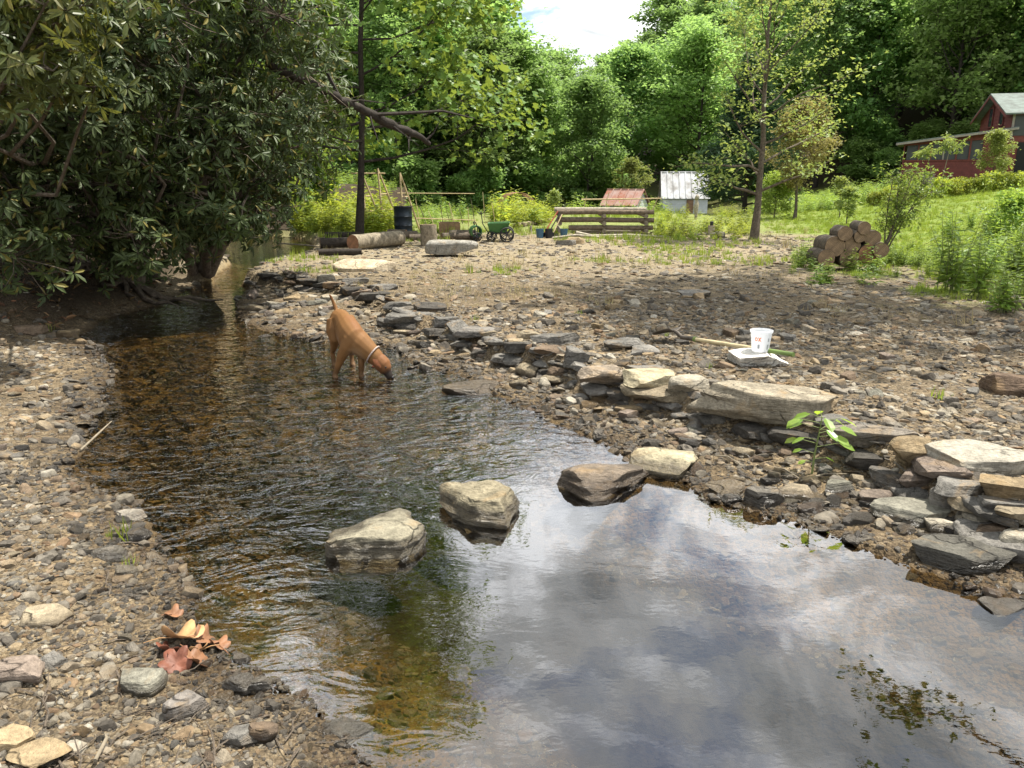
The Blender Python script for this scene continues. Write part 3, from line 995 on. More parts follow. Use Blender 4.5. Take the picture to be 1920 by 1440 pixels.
def scatter(name, pts, rots, scls, idx, coll, label):
    me = bpy.data.meshes.new(name)
    n = len(pts)
    me.vertices.add(n)
    me.vertices.foreach_set('co', np.ascontiguousarray(pts, np.float32).ravel())
    for an, av in (('rot', rots), ('scl', scls)):
        a = me.attributes.new(an, 'FLOAT_VECTOR', 'POINT')
        a.data.foreach_set('vector', np.ascontiguousarray(av, np.float32).ravel())
    a = me.attributes.new('idx', 'INT', 'POINT')
    a.data.foreach_set('value', np.ascontiguousarray(idx, np.int32))
    ob = new_obj(name, me)
    tag(ob, label, None, None, 'stuff')
    ng = bpy.data.node_groups.new(name + '_nodes', 'GeometryNodeTree')
    ng.interface.new_socket('Geometry', in_out='INPUT', socket_type='NodeSocketGeometry')
    ng.interface.new_socket('Geometry', in_out='OUTPUT', socket_type='NodeSocketGeometry')
    gi = ng.nodes.new('NodeGroupInput'); go = ng.nodes.new('NodeGroupOutput')
    ci = ng.nodes.new('GeometryNodeCollectionInfo')
    ci.inputs['Collection'].default_value = coll
    ci.inputs['Separate Children'].default_value = True
    ci.inputs['Reset Children'].default_value = True
    iop = ng.nodes.new('GeometryNodeInstanceOnPoints')
    iop.inputs['Pick Instance'].default_value = True

    def na(nm, dt):
        x = ng.nodes.new('GeometryNodeInputNamedAttribute')
        x.data_type = dt
        x.inputs['Name'].default_value = nm
        return x.outputs['Attribute']
    e2r = ng.nodes.new('FunctionNodeEulerToRotation')
    ng.links.new(na('rot', 'FLOAT_VECTOR'), e2r.inputs[0])
    ng.links.new(gi.outputs[0], iop.inputs['Points'])
    ng.links.new(ci.outputs[0], iop.inputs['Instance'])
    ng.links.new(na('idx', 'INT'), iop.inputs['Instance Index'])
    ng.links.new(e2r.outputs[0], iop.inputs['Rotation'])
    ng.links.new(na('scl', 'FLOAT_VECTOR'), iop.inputs['Scale'])
    ng.links.new(iop.outputs[0], go.inputs[0])
    md = ob.modifiers.new('scatter', 'NODES')
    md.node_group = ng
    return ob


def peb_mesh(seed, sub, flat):
    r_ = np.random.default_rng(seed)
    v, f = rock_verts(seed, (1, r_.uniform(0.55, 0.95), r_.uniform(*flat)), sub, cuts=8, rough=0.05, strata=0)
    return mesh_np('pebble', v, f, M['pebble'], False)


PEB = proto_collection('pebble', [peb_mesh(2000 + k, 2, (0.35, 0.6)) for k in range(10)])
SHALE = proto_collection('shale', [peb_mesh(2100 + k, 2, (0.10, 0.24)) for k in range(12)])


def polar(n, r0, r1, a0, a1, seed):
    r_ = np.random.default_rng(seed)
    rr = np.exp(r_.uniform(math.log(r0), math.log(r1), n))
    aa = r_.uniform(R(a0), R(a1), n)
    return rr * np.sin(aa), rr * np.cos(aa), rr, r_


def gravel(name, n, r0, r1, size, power, coll, ncoll, seed, label, tilt=0.22, zone=None):
    x, y, rr, r_ = polar(n, r0, r1, -44, 44, seed)
    h, gr, so, be, d, dw = terrain(x, y)
    keep = (r_.uniform(size=n) > gr * 1.15) & (r_.uniform(size=n) > so * 0.8) & (r_.uniform(size=n) > np.where(d < 0, 0.45, 0.0)) & (h > -0.24)
    if zone is not None:
        keep &= zone(x, y, d, dw, r_.uniform(size=n))
    # bare sandy patches between the stones
    cl = fbm2(x, y, 1.6, 3, seed)
    keep &= r_.uniform(size=n) < sstep(-0.75, 0.15, cl) * 0.85 + 0.15
    x, y, rr, h = x[keep], y[keep], rr[keep], h[keep]
    m = len(x)
    s = size * rr ** power * np.clip(np.exp(r_.normal(size=m) * 0.55), 0.2, 2.6)
    pts = np.stack([x, y, h + s * 0.02], 1)
    rots = np.stack([r_.normal(size=m) * tilt, r_.normal(size=m) * tilt, r_.uniform(0, 6.28, m)], 1)
    sc = np.stack([s, s * r_.uniform(0.7, 1.1, m), s * r_.uniform(0.7, 1.3, m)], 1)
    scatter(name, pts, rots, sc, r_.integers(0, ncoll, m), coll, label)


gravel('fine_gravel', 60000, 1.5, 9.0, 0.0068, 0.75, PEB, 10, 11, 'fine gravel and grit covering the creek banks', 0.3)
gravel('creek_pebbles', 9000, 1.6, 10.0, 0.0165, 0.65, PEB, 10, 12, 'creek pebbles strewn over the banks and bed', 0.25)
gravel('shale_flakes', 24000, 2.6, 20.0, 0.0118, 0.70, SHALE, 12, 13, 'flat shale flakes covering the bench', 0.16, lambda x, y, d, dw, q: (dw > -0.1) | (q < 0.35))
gravel('shale_chips', 42000, 3.0, 24.0, 0.0075, 0.78, SHALE, 12, 14, 'small shale chips between the flakes', 0.2, lambda x, y, d, dw, q: (dw > -0.1) | (q < 0.5))
gravel('wall_rubble', 16000, 2.4, 16.0, 0.024, 0.55, SHALE, 12, 15, 'stone rubble packed along the wall and riffle edge', 0.3, lambda x, y, d, dw, q: (dw > -1.0) & (dw < 0.25) & (d > -0.12) & (q < 0.9) | ((d > -0.35) & (d < 0.5) & (y > 5) & (x > -4) & (q < 0.55)))


def twig(seed):
    r_ = np.random.default_rng(seed)
    mb = MB(); p = np.zeros(3); pts = [p]
    for k in range(4):
        p = p + np.array([0.25, r_.normal() * 0.05, r_.normal() * 0.02]); pts.append(p)
    mb.tube(pts, [0.018, 0.017, 0.014, 0.011, 0.006], 4)
    q = pts[2]; mb.tube([q, q + np.array([0.12, 0.10, 0.02])], [0.010, 0.004], 3)
    return mb.mesh('twig', M['bark'], 60)


TWIG = proto_collection('twig', [twig(2300 + k) for k in range(5)])
x, y, rr, r_ = polar(1500, 1.8, 14, -42, 42, 77)
h, gr, so, be, d, dw = terrain(x, y)
kp = (d > 0.08) & (fbm2(x, y, 1.3, 2, 44) > 0.0)
x, y, h, rr = x[kp], y[kp], h[kp], rr[kp]; n = len(x); s = r_.uniform(0.05, 0.22, n)
scatter('twig_litter', np.stack([x, y, h + 0.012], 1), np.stack([r_.normal(size=n) * 0.1, r_.normal(size=n) * 0.1, r_.uniform(0, 6.28, n)], 1), np.stack([s, s, np.full(n, 0.12)], 1), r_.integers(0, 5, n), TWIG, 'small twigs and bits of root lying on the gravel')
# ------------------------------------------------------------------ vegetation
LEAF = {  # (along, across, lift) vertices and triangles
    'fold': ([(0, 0, 0), (0.45, -0.5, 0.10), (1, 0, -0.08), (0.45, 0.5, 0.10)], [(0, 1, 2), (0, 2, 3)]),
    'long': ([(0, 0, 0), (0.3, -0.40, 0.03), (0.3, 0.40, 0.03), (0.34, 0, -0.015), (0.72, -0.42, 0.0), (0.72, 0.42, 0.0), (0.74, 0, -0.05), (1, 0, -0.12)],
             [(0, 3, 1), (0, 2, 3), (1, 3, 6), (1, 6, 4), (3, 2, 5), (3, 5, 6), (4, 6, 7), (6, 5, 7)]),
    'lobed': ([(0, 0, 0), (0.12, -0.42, 0.05), (0.38, -0.28, 0.02), (0.62, -0.52, 0.06), (0.66, -0.2, 0.0), (1, 0, -0.1), (0.66, 0.2, 0.0), (0.62, 0.52, 0.06), (0.38, 0.28, 0.02), (0.12, 0.42, 0.05)],
              [(0, 1, 2), (0, 2, 4), (2, 3, 4), (0, 4, 6), (4, 5, 6), (0, 6, 8), (6, 7, 8), (0, 8, 9)]),
    'blade': ([(0, -0.5, 0), (0, 0.5, 0), (0.5, -0.4, 0.0), (0.5, 0.4, 0.0), (1, 0, -0.16)], [(0, 1, 3), (0, 3, 2), (2, 3, 4)]),
}


def norm(v):
    return v / (np.linalg.norm(v, axis=-1, keepdims=True) + 1e-9)


def leaf_arrays(c, d, n, ln, wd, kind, rnd):
    """c centres/bases, d along, n normal (all (N,3)), ln, wd (N,)"""
    tv, tf = LEAF[kind]
    tv = np.array(tv); tf = np.array(tf)
    d = norm(d)
    s = norm(np.cross(n, d))
    n2 = np.cross(d, s)
    Vv = c[:, None] + d[:, None] * (tv[None, :, 0, None] * ln[:, None, None]) + s[:, None] * (tv[None, :, 1, None] * wd[:, None, None]) + n2[:, None] * (tv[None, :, 2, None] * ln[:, None, None])
    k = len(tv)
    Ff = tf[None] + (np.arange(len(c)) * k)[:, None, None]
    return Vv.reshape(-1, 3), Ff.reshape(-1, 3), np.repeat(rnd, k)


def leaf_mesh(name, mat, *args):
    v_, f_, r_ = leaf_arrays(*args)
    return mesh_np(name, v_, f_, mat, False, {'rnd': r_})


def tri_tubes(tubes):
    """tubes: list of (pts (k,3), radii (k,), sides) -> V, T (triangulated quads)"""
    mb = MB()
    for pts, rad, sides in tubes:
        mb.tube(pts, list(rad), sides, cap=False)
    return mb


def grow(rng, H, r0, cb, W, nb, lean=(0, 0), wob=0.25, elev=(15, 60), sub=5, prof=None, curve=0.15, droop=0.0):
    """skeleton of a tree: returns tubes, tips and their directions"""
    prof = prof or (lambda q: math.sin(math.pi * min(1, 0.18 + 0.8 * q)) ** 0.8)
    ts = np.linspace(0, 1, 10)
    wv = np.cumsum(rng.normal(size=(10, 2)) * wob * H / 30, 0)
    wv[0] = 0
    tp = np.stack([lean[0] * ts * H + wv[:, 0], lean[1] * ts * H + wv[:, 1], ts * H], 1)
    rad = r0 * (1 - 0.88 * ts ** 0.9)
    rad[0] *= 1.35
    tubes = [(tp, rad, 8)]
    tips, dirs = [], []

    def tr(q):
        return np.array([np.interp(q, ts, tp[:, k]) for k in range(3)])
    az = rng.uniform(0, 6.28)
    for i in range(nb):
        q = (i + rng.uniform(0.1, 0.9)) / nb
        t = cb + (1 - cb) * q * 0.97
        az += 2.4 + rng.normal() * 0.35
        ln = W * prof(q) * rng.uniform(0.75, 1.2)
        if ln < 0.05 * W: continue
        e = R(elev[0] + (elev[1] - elev[0]) * q + rng.normal() * 9)
        p = tr(t)
        d = np.array([math.cos(az) * math.cos(e), math.sin(az) * math.cos(e), math.sin(e)])
        pts = [p]
        for k in range(5):
            d = norm(d + rng.normal(size=3) * 0.16 + np.array([0, 0, curve - droop * k * 0.25]))
            p = p + d * ln / 5
            pts.append(p)
        pts = np.array(pts)
        rb = max(r0 * (1 - t) * 0.5, 0.006 * H / 6)
        tubes.append((pts, np.linspace(rb, rb * 0.15, 6), 5))
        tips.append(pts[-1]); dirs.append(d)
        tips.append(pts[-2]); dirs.append(d)
        for k in range(sub):
            f_ = rng.uniform(0.25, 1.0)
            b0 = np.array([np.interp(f_ * 5, range(6), pts[:, c_]) for c_ in range(3)])
            sd = norm(d + rng.normal(size=3) * np.array([0.9, 0.9, 0.45]))
            sl = ln * 0.42 * (1.15 - 0.5 * f_) * rng.uniform(0.6, 1.2)
            mid = b0 + sd * sl * 0.5 + rng.normal(size=3) * 0.05 * sl
            end = mid + norm(sd + np.array([0, 0, 0.1 - droop])) * sl * 0.5
            tubes.append((np.array([b0, mid, end]), np.array([rb * 0.35, rb * 0.22, rb * 0.06]), 3))
            for a_ in (mid, end):
                tips.append(a_); dirs.append(sd)
    tips.append(tp[-1]); dirs.append(np.array([0, 0, 1.0]))
    return tubes, np.array(tips), np.array(dirs)


def crown_leaves(rng, tips, dirs, per, spread, ln, wd, kind, flat=0.5, droop=0.25):
    n = len(tips) * per
    c = np.repeat(tips, per, 0) + rng.normal(size=(n, 3)) * np.array([1, 1, flat]) * spread
    cd = np.repeat(dirs, per, 0)
    d = norm(cd * 0.5 + rng.normal(size=(n, 3)) * np.array([1, 1, 0.5]) - np.array([0, 0, droop]))
    nm = norm(np.array([0, 0, 1.0]) + rng.normal(size=(n, 3)) * 0.55 + cd * 0.2)
    s = np.exp(rng.normal(size=n) * 0.25)
    rnd = np.clip(np.repeat(rng.uniform(0, 1, len(tips)), per) * 0.5 + rng.uniform(0, 1, n) * 0.5, 0, 1)
    return c, d, nm, ln * s, wd * s, kind, rnd


def tree(name, loc, seed, mat, bark, H, r0, cb, W, nb, per, spread, ln, wd, kind='fold', label=None, cat='tree', group=None, flat=0.5, ldroop=0.25, **kw):
    rng = np.random.default_rng(seed)
    tubes, tips, dirs = grow(rng, H, r0, cb, W, nb, **kw)
    root = empty(name, loc, 0, label, cat, group)
    tri_tubes(tubes).build('trunk', bark, root, smooth=60)
    new_obj('crown', leaf_mesh('crown', mat, *crown_leaves(rng, tips, dirs, per, spread, ln, wd, kind, flat, ldroop)), root)
    return root


def at(px, py, z=None, Y=None):
    """ground point below a photo pixel (on the terrain)"""
    if Y is not None:
        p = PD(px, py, Y)
        return (p[0], p[1], GZ(p[0], p[1]))
    z = 0.2
    for _ in range(6):
        p = P(px, py, z)
        z = 0.5 * z + 0.5 * GZ(p[0], p[1])
    p = P(px, py, z)
    return (p[0], p[1], GZ(p[0], p[1]))


# ---- the wood behind the meadow: a few grown trees, copied with their parts
FOREST = []
for k, (H, W, cb, nb) in enumerate([(16, 5.2, 0.16, 40), (18, 4.8, 0.22, 42), (14, 5.0, 0.10, 38), (20, 5.6, 0.26, 42), (15, 4.2, 0.16, 38), (17, 5.8, 0.20, 44)]):
    t_ = tree('broadleaf_tree', (0, 0, 0), 300 + k, M['forest'], M['bark_dark'], H, H * 0.012, cb, W, nb, 26, 0.50, 0.34, 0.24, 'fold', 'x', 'tree', sub=6, elev=(8, 62), ldroop=0.3, flat=0.45)
    FOREST.append((t_, H))
SIL = [(-2000, -700), (380, -600), (600, -60), (900, -30), (940, 55), (985, 132), (1010, 92), (1045, 98), (1070, 138), (1110, 132), (1150, 105), (1168, 20), (1195, -60), (1320, -160), (1500, -230), (1700, -300), (1900, -330), (4000, -400)]


def px_of(x, y, z):
    v_ = np.array([x, y, z - CAMZ])
    zc = v_[1] * cp - v_[2] * sp
    return 960 + F * v_[0] / zc, 720 - F * (v_[1] * sp + v_[2] * cp) / zc


frng = np.random.default_rng(77)
used = set()


def plant(k, x, y, H, lab, grp):
    src, h0 = FOREST[k]
    if k not in used:
        o = src; used.add(k)
    else:
        o = copy_tree(src)
    s = H / h0
    o.location = (x, y, GZ(x, y) - 0.1)
    o.rotation_euler = (0, 0, frng.uniform(0, 6.28))
    w = s * frng.uniform(0.9, 1.2)
    o.scale = (w, w, s)
    tag(o, lab, 'tree', grp)
    return o


spots = []
# edge of the wood along the far side of the meadow, then rows up the hillside
for k in range(1500):
    if k % 2:
        x = frng.uniform(-34, 70); y = frng.uniform(52, 130)
    else:
        x = frng.uniform(-30, 40); y = frng.uniform(56, 84)
    pxx, _ = px_of(x, y, 2)
    if pxx < 330 or pxx > 2120: continue
    s_ = float(hill_s(x, y))
    if x < 7 and (y < 62 or y > 112): continue
    if x >= 7 and (s_ < (-12 if x < 20 else 1.5) or s_ > 44): continue
    if 7 <= x < 24 and y < 68: continue
    if x > 24 and y < 59.5 and x < 46: continue
    if 7 <= x < 18 and y > 100: continue
    if any((x - a) ** 2 + (y - b) ** 2 < (4.3 if y < 75 else 5.2) ** 2 for a, b in spots): continue
    spots.append((x, y))
for (x, y) in spots:
    g = GZ(x, y)
    H = frng.uniform(13, 19)
    pxx, _ = px_of(x, y, g + H)
    lim = np.interp(pxx, [a for a, _ in SIL], [b for _, b in SIL])
    # a crown may not rise above the skyline of its place
    for _ in range(30):
        if px_of(x, y, g + H)[1] < lim + frng.uniform(0, 14): H *= 0.95
    if H < 5: continue
    if hill_s(x, y) > 1:
        kk = frng.integers(6)
        plant(kk, x, y, H, ('tall ' if H > 16 else 'shorter ') + ['round-crowned', 'narrow', 'low-branched', 'high-crowned', 'slim', 'broad'][kk] + ' broadleaf tree in the wood covering the steep hillside', 'trees on the wooded hillside')
    else:
        kk = frng.integers(6)
        plant(kk, x, y, H, ('tall ' if H > 13 else 'shorter ') + ['round-crowned', 'narrow', 'low-branched', 'high-crowned', 'slim', 'broad'][kk] + ' broadleaf tree in the wood edge behind the garden', 'trees along the far edge of the meadow')
print('forest trees', len(spots))
for k, (src, _) in enumerate(FOREST):
    if k not in used:
        for ch in list(src.children): bpy.data.objects.remove(ch)
        bpy.data.objects.remove(src)

# understorey shrubs at the wood's edge
ush = tree('woodland_shrub', (0, 0, 0), 350, M['forest'], M['bark_dark'], 3.2, 0.05, 0.02, 1.7, 16, 34, 0.26, 0.24, 0.15, 'fold', 'x', 'shrub', sub=4, elev=(10, 70), flat=0.6)
first = True
k = 0
while k < 46:
    x = frng.uniform(-24, 46); y = frng.uniform(50, 72)
    pxx, _ = px_of(x, y, 1)
    s_ = float(hill_s(x, y))
    if pxx < 540 or pxx > 1960 or (x < 7 and y < 58) or (7 <= x < 24 and y < 64.5) or (x >= 24 and (s_ < 1 or y < 58.5)): continue
    o = ush if first else copy_tree(ush)
    first = False
    o.location = (x, y, GZ(x, y) - 0.05)
    o.rotation_euler = (0, 0, frng.uniform(0, 6.28))
    s = frng.uniform(0.6, 1.25)
    o.scale = (s * 1.1, s * 1.1, s)
    tag(o, 'leafy shrub in the shade at the foot of the wood', 'shrub', 'shrubs along the wood edge')
    k += 1

# ---- single trees
tulip = tree('tulip_tree', at(674, 446), 411, M['maple'], M['bark_dark'], 14.0, 0.095, 0.13, 4.2, 46, 19, 0.30, 0.19, 0.17, 'lobed',
             'slender tree with a bare lower trunk and drooping backlit leaves beside the log', 'tree', lean=(0.045, 0.0), sub=7, elev=(-6, 55), droop=0.16, ldroop=0.7, flat=0.7, wob=0.12, prof=lambda q: 0.82 * (1 - q) ** 0.5 + 0.22)
sap = tree('young_tree', at(1414, 449), 421, M['sapling'], M['bark'], 7.2, 0.10, 0.13, 2.5, 28, 15, 0.17, 0.105, 0.06, 'fold',
           'young open-crowned tree with thin rising branches on the bare ground', 'tree', lean=(0.03, 0), sub=5, elev=(12, 66), wob=0.16, curve=0.10, ldroop=0.1)
rnd_t = tree('round_tree', at(1492, 388, Y=31), 431, M['bronze'], M['bark'], 4.0, 0.07, 0.28, 1.35, 26, 30, 0.15, 0.11, 0.06, 'fold',
             'small round tree with bronze tinged leaves in front of the wood', 'tree', sub=5, elev=(10, 72), prof=lambda q: math.sin(math.pi * min(1, 0.22 + 0.72 * q)), flat=0.8)
pine = tree('white_pine', at(1396, 388, Y=37), 441, M['needle'], M['bark_dark'], 6.6, 0.11, 0.03, 2.5, 44, 46, 0.20, 0.24, 0.035, 'fold',
            'dark soft-needled pine standing between the white shed and the round tree', 'tree', sub=6, elev=(2, 30), prof=lambda q: 1.02 - 0.93 * q, flat=0.4, ldroop=-0.1, wob=0.05)
# canopy trees of the near banks; mostly above the frame, they shade the place and show in the pool
can1 = tree('canopy_tree', (-7.2, 11.8, GZ(-7.2, 11.8)), 451, M['canopy'], M['bark_dark'], 17.5, 0.26, 0.42, 4.8, 32, 10, 0.34, 0.19, 0.17, 'lobed',
            'tall tree rising behind the rhododendron thicket', 'tree', lean=(0.31, 0.0), sub=6, elev=(0, 55), ldroop=0.5, flat=0.6)
can2 = tree('canopy_tree', (11.4, 12.2, GZ(11.4, 12.2)), 461, M['canopy'], M['bark_dark'], 17.0, 0.26, 0.45, 4.6, 32, 11, 0.34, 0.19, 0.17, 'lobed',
            'tall tree whose boughs hang over the right side of the pool', 'tree', lean=(-0.22, 0.0), sub=6, elev=(0, 55), ldroop=0.5, flat=0.6)
for k, (x, y, H) in enumerate([(-11.5, 17.0, 16), (-9.5, 24.5, 15), (-16, 22, 18), (-13, 31, 16), (-15.5, 11.5, 17), (-19, 36, 18), (-12.5, 42, 15)]):
    o = tree('creekside_tree', (x, y, GZ(x, y)), 480 + k, M['maple'], M['bark_dark'], H, 0.17, 0.1, 4.4, 34, 11, 0.36, 0.24, 0.2, 'lobed',
             'leafy tree on the far bank behind the rhododendron', 'tree', 'trees on the left bank', sub=6, elev=(0, 58), ldroop=0.45, flat=0.6) if k < 2 else copy_tree(o if k % 2 else prev_)
    o.location = (x, y, GZ(x, y) - 0.05)
    o.rotation_euler = (0, 0, k * 1.3)
    if k >= 2: o.scale = (1, 1, H / 16)
    prev_ = o

# broken dark limb leaning out of the thicket
mb = MB()
pA, pB = PD(600, 165, 11.0), PD(806, 268, 12.4)
pts = [pA + (pB - pA) * q + np.array([0, 0, 0.018 * math.sin(q * 9)]) for q in np.linspace(0, 1, 9)]
pts = [PD(500, 118, 10.4)] + pts
lr = np.random.default_rng(3)
fine = [np.array(pts[0]) + (np.array(pts[-1]) - np.array(pts[0])) * q + lr.normal(size=3) * 0.012 for q in np.linspace(0, 1, 30)]
mb.tube(fine, list((0.050 + 0.014 * np.linspace(0, 1, 30)) * (1 + lr.normal(size=30) * 0.10) * np.where(np.linspace(0, 1, 30) > 0.93, 0.55, 1)), 9)
for q in (0.3, 0.45, 0.62, 0.74, 0.88, 0.97):
    b0 = fine[int(q * 29)]
    e = np.array([lr.normal() * 0.5 + 0.25, lr.normal() * 0.4, lr.uniform(-0.6, 0.5)])
    mb.tube([b0, b0 + e * 0.3, b0 + e * 0.75 + lr.normal(size=3) * 0.06], [0.022, 0.013, 0.004], 5)
lb = mb.build('leaning_limb', M['bark_dark'], smooth=50)
mb = MB()
mb.tube([PD(700, 215, 11.6), PD(760, 212, 11.7), PD(830, 208, 11.8), PD(890, 222, 11.9)], [0.03, 0.025, 0.018, 0.008], 5)
mb.tube([PD(640, 190, 11.2), PD(600, 110, 11.2), PD(590, 40, 11.1)], [0.03, 0.02, 0.008], 5)
mb.build('side_branch', M['bark_dark'], lb, smooth=50)
tag(lb, 'broken dark limb slanting down out of the thicket', 'branch')

# ---- rhododendron thicket on the left bank
RH_POLY = np.array([(-130, -90), (540, -90), (585, 60), (600, 150), (620, 240), (585, 320), (555, 360), (490, 395), (430, 440), (330, 440), (260, 450), (200, 475), (140, 520), (60, 560), (-130, 580)], float)
rr_ = np.random.default_rng(8)
BUSH = [('old twisted rhododendron with dark glossy leaves on the left bank', at(232, 520), 'rhodo'),
        ('rhododendron with drooping leafy boughs reaching over the far pool', at(372, 505), 'rhodo'),
        ('rhododendron bough with yellowing leaves hanging in from the near bank', (-6.6, 7.6, GZ(-6.6, 7.6)), 'rhodo_y')]
roots = []
for lab, loc, mm in BUSH:
    roots.append(empty('rhododendron', loc, 0, lab, 'rhododendron'))
lobes = [[], [], []]
nl = 0
while nl < 195:
    q = rr_.uniform(RH_POLY.min(0), RH_POLY.max(0))
    if not inside(np.array([q[0]]), np.array([q[1]]), RH_POLY)[0]: continue
    near = q[0] < 190 and q[1] < 190 and rr_.uniform() < 0.6
    Yd = (5.9 + rr_.uniform(0, 1.0)) if near else 7.6 + max(q[0], 0) / 600 * 2.6 + rr_.uniform(0, 1) ** 1.4 * 3.2
    c = PD(q[0], q[1], Yd)
    rad = rr_.uniform(0.38, 0.72) * (0.75 if near else 1)
    if c[2] - rad * 0.6 < GZ(c[0], c[1]) + 0.25: continue
    b_ = 2 if near else (0 if q[0] < 350 + rr_.normal() * 40 else 1)
    lobes[b_].append((c, rad)); nl += 1
allleaf = []
for b_ in range(3):
    root = roots[b_]; org = np.array(root.location)
    wc, wn = [], []
    tubes = []
    base = org + np.array([0, 0, -0.05])
    crown_c = np.mean([c for c, _ in lobes[b_]], 0)
    # a few crooked main stems
    stems = []
    for s_i in range(4 if b_ < 2 else 2):
        a_ = s_i * 1.7 + b_
        end = org + (crown_c - org) * np.array([0.75, 0.6, 0.62]) + np.array([math.cos(a_) * (1.3 if b_ == 0 else 0.6), math.sin(a_) * 0.8, rr_.uniform(-0.5, 0.6)])
        pts = [base + np.array([math.cos(a_) * 0.15, math.sin(a_) * 0.12, 0])]
        for q in np.linspace(0.2, 1, 5):
            pts.append(base * (1 - q) + end * q + rr_.normal(size=3) * 0.16 + np.array([0, 0, 0.3 * math.sin(q * 3.1)]))
        r_b = (0.16 if s_i == 0 else 0.085) if b_ < 2 else 0.02
        tubes.append((np.array(pts), np.linspace(r_b, 0.03 if b_ < 2 else 0.01, 6), 8))
        stems.append(tubes[-1][0])
    if b_ == 2:      # arching stems from the near bank
        for st_ in stems:
            for j in range(1, 6): st_[j] += np.array([-0.35, 0.25, 0.2 * math.sin(j * 1.7)]) + rr_.normal(size=3) * 0.12
    for c, rad in lobes[b_]:
        st = stems[rr_.integers(len(stems))]
        p0 = st[rr_.integers(2, 6)]
        mid = (p0 + c) / 2 + rr_.normal(size=3) * 0.22 - np.array([0, 0, 0.12])
        q1 = p0 * 0.75 + mid * 0.25 + rr_.normal(size=3) * 0.08
        tubes.append((np.array([p0, q1, mid, mid * 0.4 + c * 0.6 + rr_.normal(size=3) * 0.08, c]), np.array([0.028, 0.024, 0.018, 0.014, 0.008]), 5))
        nw = int(42 * (rad / 0.55) ** 1.6)
        dv = norm(rr_.normal(size=(nw, 3)) + np.array([0, -0.25, 0.25]))
        pc = c + dv * rad * rr_.uniform(0.55, 1.08, (nw, 1)) * np.array([1.15, 1.0, 0.8])
        wc.append(pc); wn.append(norm(dv + np.array([0, 0, 0.55]) + rr_.normal(size=(nw, 3)) * 0.3))
        for j in range(0, nw, 3):
            tubes.append((np.array([c, (c + pc[j]) / 2 + rr_.normal(size=3) * 0.04, pc[j]]), np.array([0.006, 0.005, 0.003]), 3))
    wc = np.concatenate(wc); wn = np.concatenate(wn)
    per = 9
    n = len(wc) * per
    ax = np.repeat(wn, per, 0)
    t1 = norm(np.cross(ax, np.array([0.3, 0.9, 0.1])))
    t2 = np.cross(ax, t1)
    ang = np.tile(np.arange(per) * 2 * math.pi / per, len(wc)) + np.repeat(rr_.uniform(0, 6.28, len(wc)), per) + rr_.normal(size=n) * 0.2
    lift = rr_.normal(size=n) * 0.28 + np.repeat(rr_.normal(size=len(wc)) * 0.3 - 0.05, per)
    d = t1 * np.cos(ang)[:, None] + t2 * np.sin(ang)[:, None] + ax * lift[:, None] - np.array([0, 0, 0.30])
    ln = rr_.uniform(0.06, 0.15, n)
    allc = np.repeat(wc, per, 0) + norm(d) * 0.012
    rnd = np.clip(np.repeat(rr_.uniform(0, 1, len(wc)), per) * 0.55 + rr_.uniform(0, 0.45, n), 0, 1)
    # the leaves that show largest are parts of their own, the rest one mass
    dist = np.linalg.norm(allc - np.array([0, 0, CAMZ]), axis=1)
    order = np.argsort(dist)
    big = order[:70]; rest = order[70:]
    mat_ = M[BUSH[b_][2]]
    fo = new_obj('foliage', leaf_mesh('foliage', mat_, allc[rest] - org, d[rest], ax[rest], ln[rest], ln[rest] * rr_.uniform(0.26, 0.33, len(rest)), 'long', rnd[rest]), root)
    tag(fo, kind='stuff')
    for j in big:
        lm = leaf_mesh('leaf', mat_, np.zeros((1, 3)), d[j:j + 1], ax[j:j + 1], ln[j:j + 1], ln[j:j + 1] * 0.3, 'long', rnd[j:j + 1])
        new_obj('leaf', lm, root, allc[j] - org)
    tb = MB()
    for pts, rad, sides in tubes:
        tb.tube(pts - org, list(rad), sides, cap=False)
    tb.build('stems', M['bark'], root, smooth=60)
# roots over the bank under the main bush
mb = MB()
o0 = np.array(roots[0].location)
for k in range(9):
    a_ = -2.6 + k * 0.32
    p = o0 + np.array([0, 0, 0.25]); pts = [p]
    for j in range(6):
        p = p + np.array([math.cos(a_) * 0.2, math.sin(a_) * 0.16, 0]) + rr_.normal(size=3) * 0.04
        p[2] = max(GZ(p[0], p[1]), -0.02) + 0.05 + 0.03 * math.sin(j * 2.1 + k)
        pts.append(p.copy())
    mb.tube([q - o0 for q in pts], [0.07, 0.055, 0.045, 0.035, 0.028, 0.02, 0.01], 6)
mb.build('roots', M['bark'], roots[0], smooth=60)
# dead trunk base standing in the bank
b0 = at(255, 512)
mb = MB()
mb.tube([(0, 0, -0.1), (0.02, 0, 0.2), (0.0, 0.03, 0.6), (-0.12, 0.1, 1.1), (-0.35, 0.2, 1.7)], [0.30, 0.19, 0.15, 0.13, 0.10], 10)
st = mb.build('old_trunk', M['bark'], None, smooth=60, loc=b0)
tag(st, 'thick leaning trunk base at the water under the rhododendron', 'tree trunk')
mb = MB()
for k in range(5):
    a_ = -2.8 + k * 0.55
    mb.tube([(0, 0, 0.12), (math.cos(a_) * 0.3, math.sin(a_) * 0.3, 0.05), (math.cos(a_) * 0.65, math.sin(a_) * 0.6, -0.08)], [0.10, 0.07, 0.03], 6)
mb.build('root_flare', M['bark'], st, smooth=60)

# small leaning tree over the far pool
o = tree('small_leaning_tree', at(640, 384, Y=27), 512, M['maple'], M['bark_dark'], 1.9, 0.09, 0.45, 0.75, 16, 22, 0.14, 0.11, 0.07, 'fold',
         'small leaning tree with a dense dark green tuft of leaves beyond the far pool', 'tree', lean=(-0.55, 0.1), sub=4, elev=(0, 70), flat=0.8)


